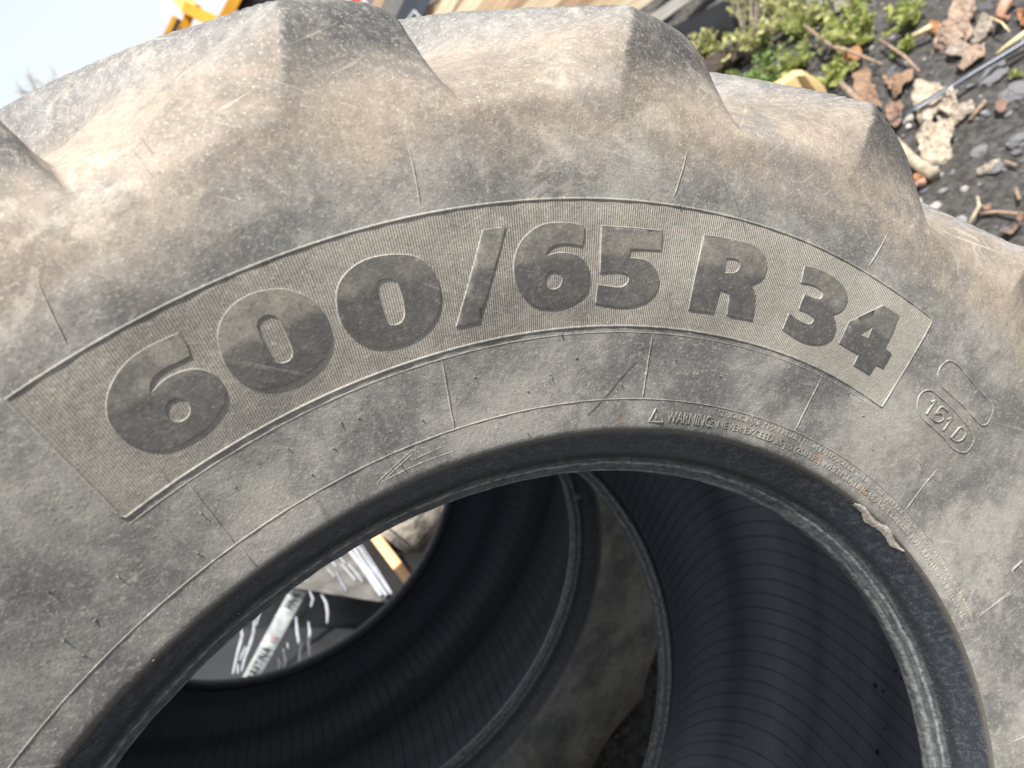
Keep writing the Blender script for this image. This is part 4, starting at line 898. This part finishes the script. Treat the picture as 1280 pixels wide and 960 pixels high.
for f in ((0, 1, 5, 4), (1, 2, 6, 5), (2, 3, 7, 6), (3, 0, 4, 7), (3, 2, 1, 0)): bm.faces.new([vs[i] for i in f])
bmesh.ops.recalc_face_normals(bm, faces=bm.faces); bm_obj('crate_wall', bm, m_crate, crate)
bm = bmesh.new(); hh = Vector((0, 0, ZT+.002)); N_ = 26; g = [[bm.verts.new(a*(i/N_)+b*(j/N_)+hh+lid_n*(.004)+Vector((0, 0, .005*noise.noise(Vector((i*.9, j*.35, 3)))+.003))) for j in range(N_+1)] for i in range(N_+1)]
for i in range(N_):
    for j in range(N_): bm.faces.new((g[i][j], g[i+1][j], g[i+1][j+1], g[i][j+1]))
bmesh.ops.recalc_face_normals(bm, faces=bm.faces); bm_obj('film_lid', bm, m_lid, crate, True)
if side_n.dot(Vector(CAM)-Vt) < 0: side_n = -side_n
def strip(name, P, wd, nrm, mat, off=.004):
    nrm = Vector(nrm); V = []; F = []; P = [Vector(p)+nrm*off-crate.location for p in P]; n = len(P)
    for i, p in enumerate(P):
        d = (P[min(i+1, n-1)]-P[max(i-1, 0)]).normalized(); s = d.cross(nrm).normalized(); w_ = wd*.62*(.3+.7*math.sin(math.pi*(i+.5)/n)) if name != 'tape' else wd
        V += [p-s*w_*.5-nrm*.002, p+nrm*.003, p+s*w_*.5-nrm*.002]
    for i in range(n-1): F += [(i*3, i*3+1, i*3+4, i*3+3), (i*3+1, i*3+2, i*3+5, i*3+4)]
    return mesh_obj(name, V, F, mat, crate)
def SP(x, y):
    p = ONPLANE(x, y, Vt, side_n); return p if p.z > .05 else G(x, y, .05)
zz = lambda L: [SP(250+x/6.4, 740+y/6.4) for x, y in L]
for Lp, wd in (([(330, 290), (340, 350), (325, 410), (300, 500), (262, 670)], .016), ([(435, 235), (430, 330), (400, 430), (360, 530), (330, 650)], .016), ([(485, 165), (460, 230), (450, 280)], .012), ([(365, 450), (340, 500), (315, 560)], .013), ([(305, 590), (305, 670)], .011),
               ([(770, 210), (780, 330), (795, 430)], .014), ([(812, 420), (800, 500), (795, 580)], .012), ([(880, 0), (905, 60), (885, 130)], .013), ([(870, 250), (880, 330), (870, 420), (880, 520)], .014), ([(975, 30), (1010, 90), (1022, 170), (1018, 260)], .014),
               ([(630, 540), (640, 580), (628, 630)], .011), ([(670, 470), (688, 560), (665, 630)], .012), ([(700, 420), (710, 465)], .009)):
    strip('film_fold', zz(Lp), wd, side_n, m_film)
TP = lambda L: [ONPLANE(400+x/6, 620+y/6, Vt, lid_n) for x, y in L]
for Lp, wd in (([(210, 415), (330, 560), (470, 780)], .030), ([(275, 375), (400, 560), (545, 775)], .016), ([(300, 370), (430, 570), (560, 780)], .008), ([(250, 400), (380, 590), (510, 780)], .022), ([(170, 540), (225, 605), (275, 665)], .010), ([(220, 540), (290, 620), (330, 680)], .010),
               ([(130, 600), (170, 680), (210, 750)], .006), ([(80, 500), (130, 560)], .010), ([(140, 470), (200, 540)], .009), ([(60, 570), (120, 640)], .006), ([(320, 430), (370, 520)], .010)):
    strip('film_fold', TP(Lp), wd, lid_n, m_film, .016)
m_tape = NT('printed_tape', .3, .5); tf = m_tape.noise(m_tape.obj(), 30, 4); m_tape.col(m_tape.mix(m_tape.step(tf, .45, .65), (.38, .42, .43), (.58, .62, .61)))
t0, t1 = G(303, 866, .07), SP(384, 728)+side_n*.02; td = (t1-t0).normalized(); face_n = side_n
side_n = (-Vector(ray(345, 795))); side_n = (side_n-td*side_n.dot(td)).normalized(); strip('tape', [t0.lerp(t1, k/12) for k in range(13)], .050, side_n, m_tape.m, .006)
m_ink = simple('black_print', (.02, .02, .022), .6, .1, 10); m_pink = simple('red_print', (.62, .36, .36), .6, .2, 10)
def tape_text(txt, pa, size, mat, flip=1):
    cu = bpy.data.curves.new('print', 'FONT'); cu.body = txt; cu.size = size; cu.extrude = .0006; to = bpy.data.objects.new('print', cu); COL.objects.link(to)
    dg = bpy.context.evaluated_depsgraph_get(); me = bpy.data.meshes.new_from_object(to.evaluated_get(dg)); bpy.data.objects.remove(to); me.materials.clear(); me.materials.append(mat)
    o = bpy.data.objects.new('tape_print', me); COL.objects.link(o); o.parent = crate
    d = (t1-t0).normalized(); p = Vector(pa)+side_n*.0115; s = side_n.cross(d).normalized(); o.matrix_basis = Matrix.Translation(-crate.location) @ Matrix([[d[i], s[i], side_n[i], p[i]] for i in range(3)]+[[0, 0, 0, 1]])
sd_ = side_n.cross((t1-t0).normalized())
tape_text('KARETINA', t0.lerp(t1, .10)-sd_*.013, .040, m_ink); tape_text('FINK', t0.lerp(t1, .76)-sd_*.010, .034, m_ink); tape_text('xx', t0.lerp(t1, .48)-sd_*.010, .034, m_pink)

# orange board and pale slab beyond the crate
m_ob = woodmat('orange_sawn_wood', (.58, .33, .16), (.74, .46, .25))
beam('board', AT(452, 648, 2.42), AT(540, 765, 2.2), .030, .03, m_ob, 'orange sawn board beyond the wrapped crate, seen through the hole', 'board')
mm = NT('blotchy_pale_concrete', .9, .2); oo = mm.obj(); f = mm.noise(oo, 7, 6, .7); mm.col(mm.mix(mm.step(f, .38, .62), (.15, .14, .125), (.50, .45, .39))); mm.bump(f, .02)
bm = bmesh.new(); bmesh.ops.create_cube(bm, size=1); bmesh.ops.bevel(bm, geom=bm.edges[:], offset=.08, segments=3, affect='EDGES')
o = bm_obj('concrete_slab', bm, mm.m, None, True); p = AT(530, 665, 2.62); o.scale = (.42, .3, p.z+.22); o.location = (p.x+.12, p.y+.12, (p.z+.22)/2-.02); tag(o, 'blotchy pale concrete slab beyond the orange board', 'slab')

gxs = [G(x, y, .015) for x, y in ((215, 700), (420, 700), (560, 760), (560, 830), (400, 900), (180, 930))]
P2 = []
for i in range(6):
    for k in range(5): P2.append(gxs[i].lerp(gxs[(i+1) % 6], k/5))
V, F = slab_mesh([(p.x, p.y) for p in P2], .02, .012, .004, 31); V = np.array(V); c0 = V.mean(0); c0[2] = V[:, 2].min()
o = mesh_obj('plastic_sheet', V-c0, F, m_crate); o.location = c0; tag(o, 'black plastic sheet spread on the ground in front of the wrapped crate', 'sheet')

# small marks stuck to the tyres' inner faces
m_chalk = simple('dried_mud', (.17, .17, .18), .9, .4, 200, .002); m_pit = simple('dark_pit', (.012, .012, .014), .9, .2, 100)
bpy.context.view_layer.update(); dg = bpy.context.evaluated_depsgraph_get()
def mark(name, x, y, rx, ry, mat, thick=.002, label=None, seed=0, want=None):
    d = Vector(ray(x, y)).normalized(); ok, loc, nrm, _, ob, _ = S.ray_cast(dg, Vector(CAM), d)
    if not ok or ob.parent not in (tyre, tyre2): print('no surface', name, x, y, ob); return
    par = ob.parent; 
    if nrm.dot(d) > 0: nrm = -nrm
    a = nrm.orthogonal().normalized(); b = nrm.cross(a); n = 18; V = [loc+nrm*thick]; F = []
    rr = random.Random(seed); rad = [1+.35*noise.noise(Vector((math.cos(6.283*k/n)*1.4, math.sin(6.283*k/n)*1.4, seed*3.7))) for k in range(n)]
    for f_, up in ((.6, .8), (1.0, .0)):
        for k in range(n): t = 6.283*k/n; V.append(loc+(a*math.cos(t)*rx+b*math.sin(t)*ry)*rad[k]*f_+nrm*thick*(up-.0)+(nrm*.0006 if up else -nrm*.0015))
    for k in range(n): k2 = (k+1) % n; F += [(0, 1+k, 1+k2), (1+k, 1+n+k, 1+n+k2, 1+k2)]
    inv = par.matrix_world.inverted(); o = mesh_obj(name, [tuple(inv @ v) for v in V], F, mat, par); 
    if label: o['label'] = label
mark('mud_spot', 520, 851, .016, .019, m_chalk, .003, 'pale dried mud spot inside the rear tyre', 1)
for i, (x, y) in enumerate([(585, 882), (597, 878), (612, 873), (626, 869), (640, 860), (603, 884), (560, 868)]): mark('mud_spot', x, y, .006, .004, m_chalk, .001, None, i+3)
for i, (x, y, r_) in enumerate([(1094, 857, .005), (1104, 864, .003), (1097, 940, .005), (1127, 848, .003), (1120, 838, .003), (1107, 911, .002)]): mark('liner_pit', x, y, r_, r_*.8, m_pit, .0012, None, i+20)
mark('bead_tag', 722, 621, .007, .012, m_chalk, .003, 'small grey tag stuck on the bead of the rear tyre', 40)
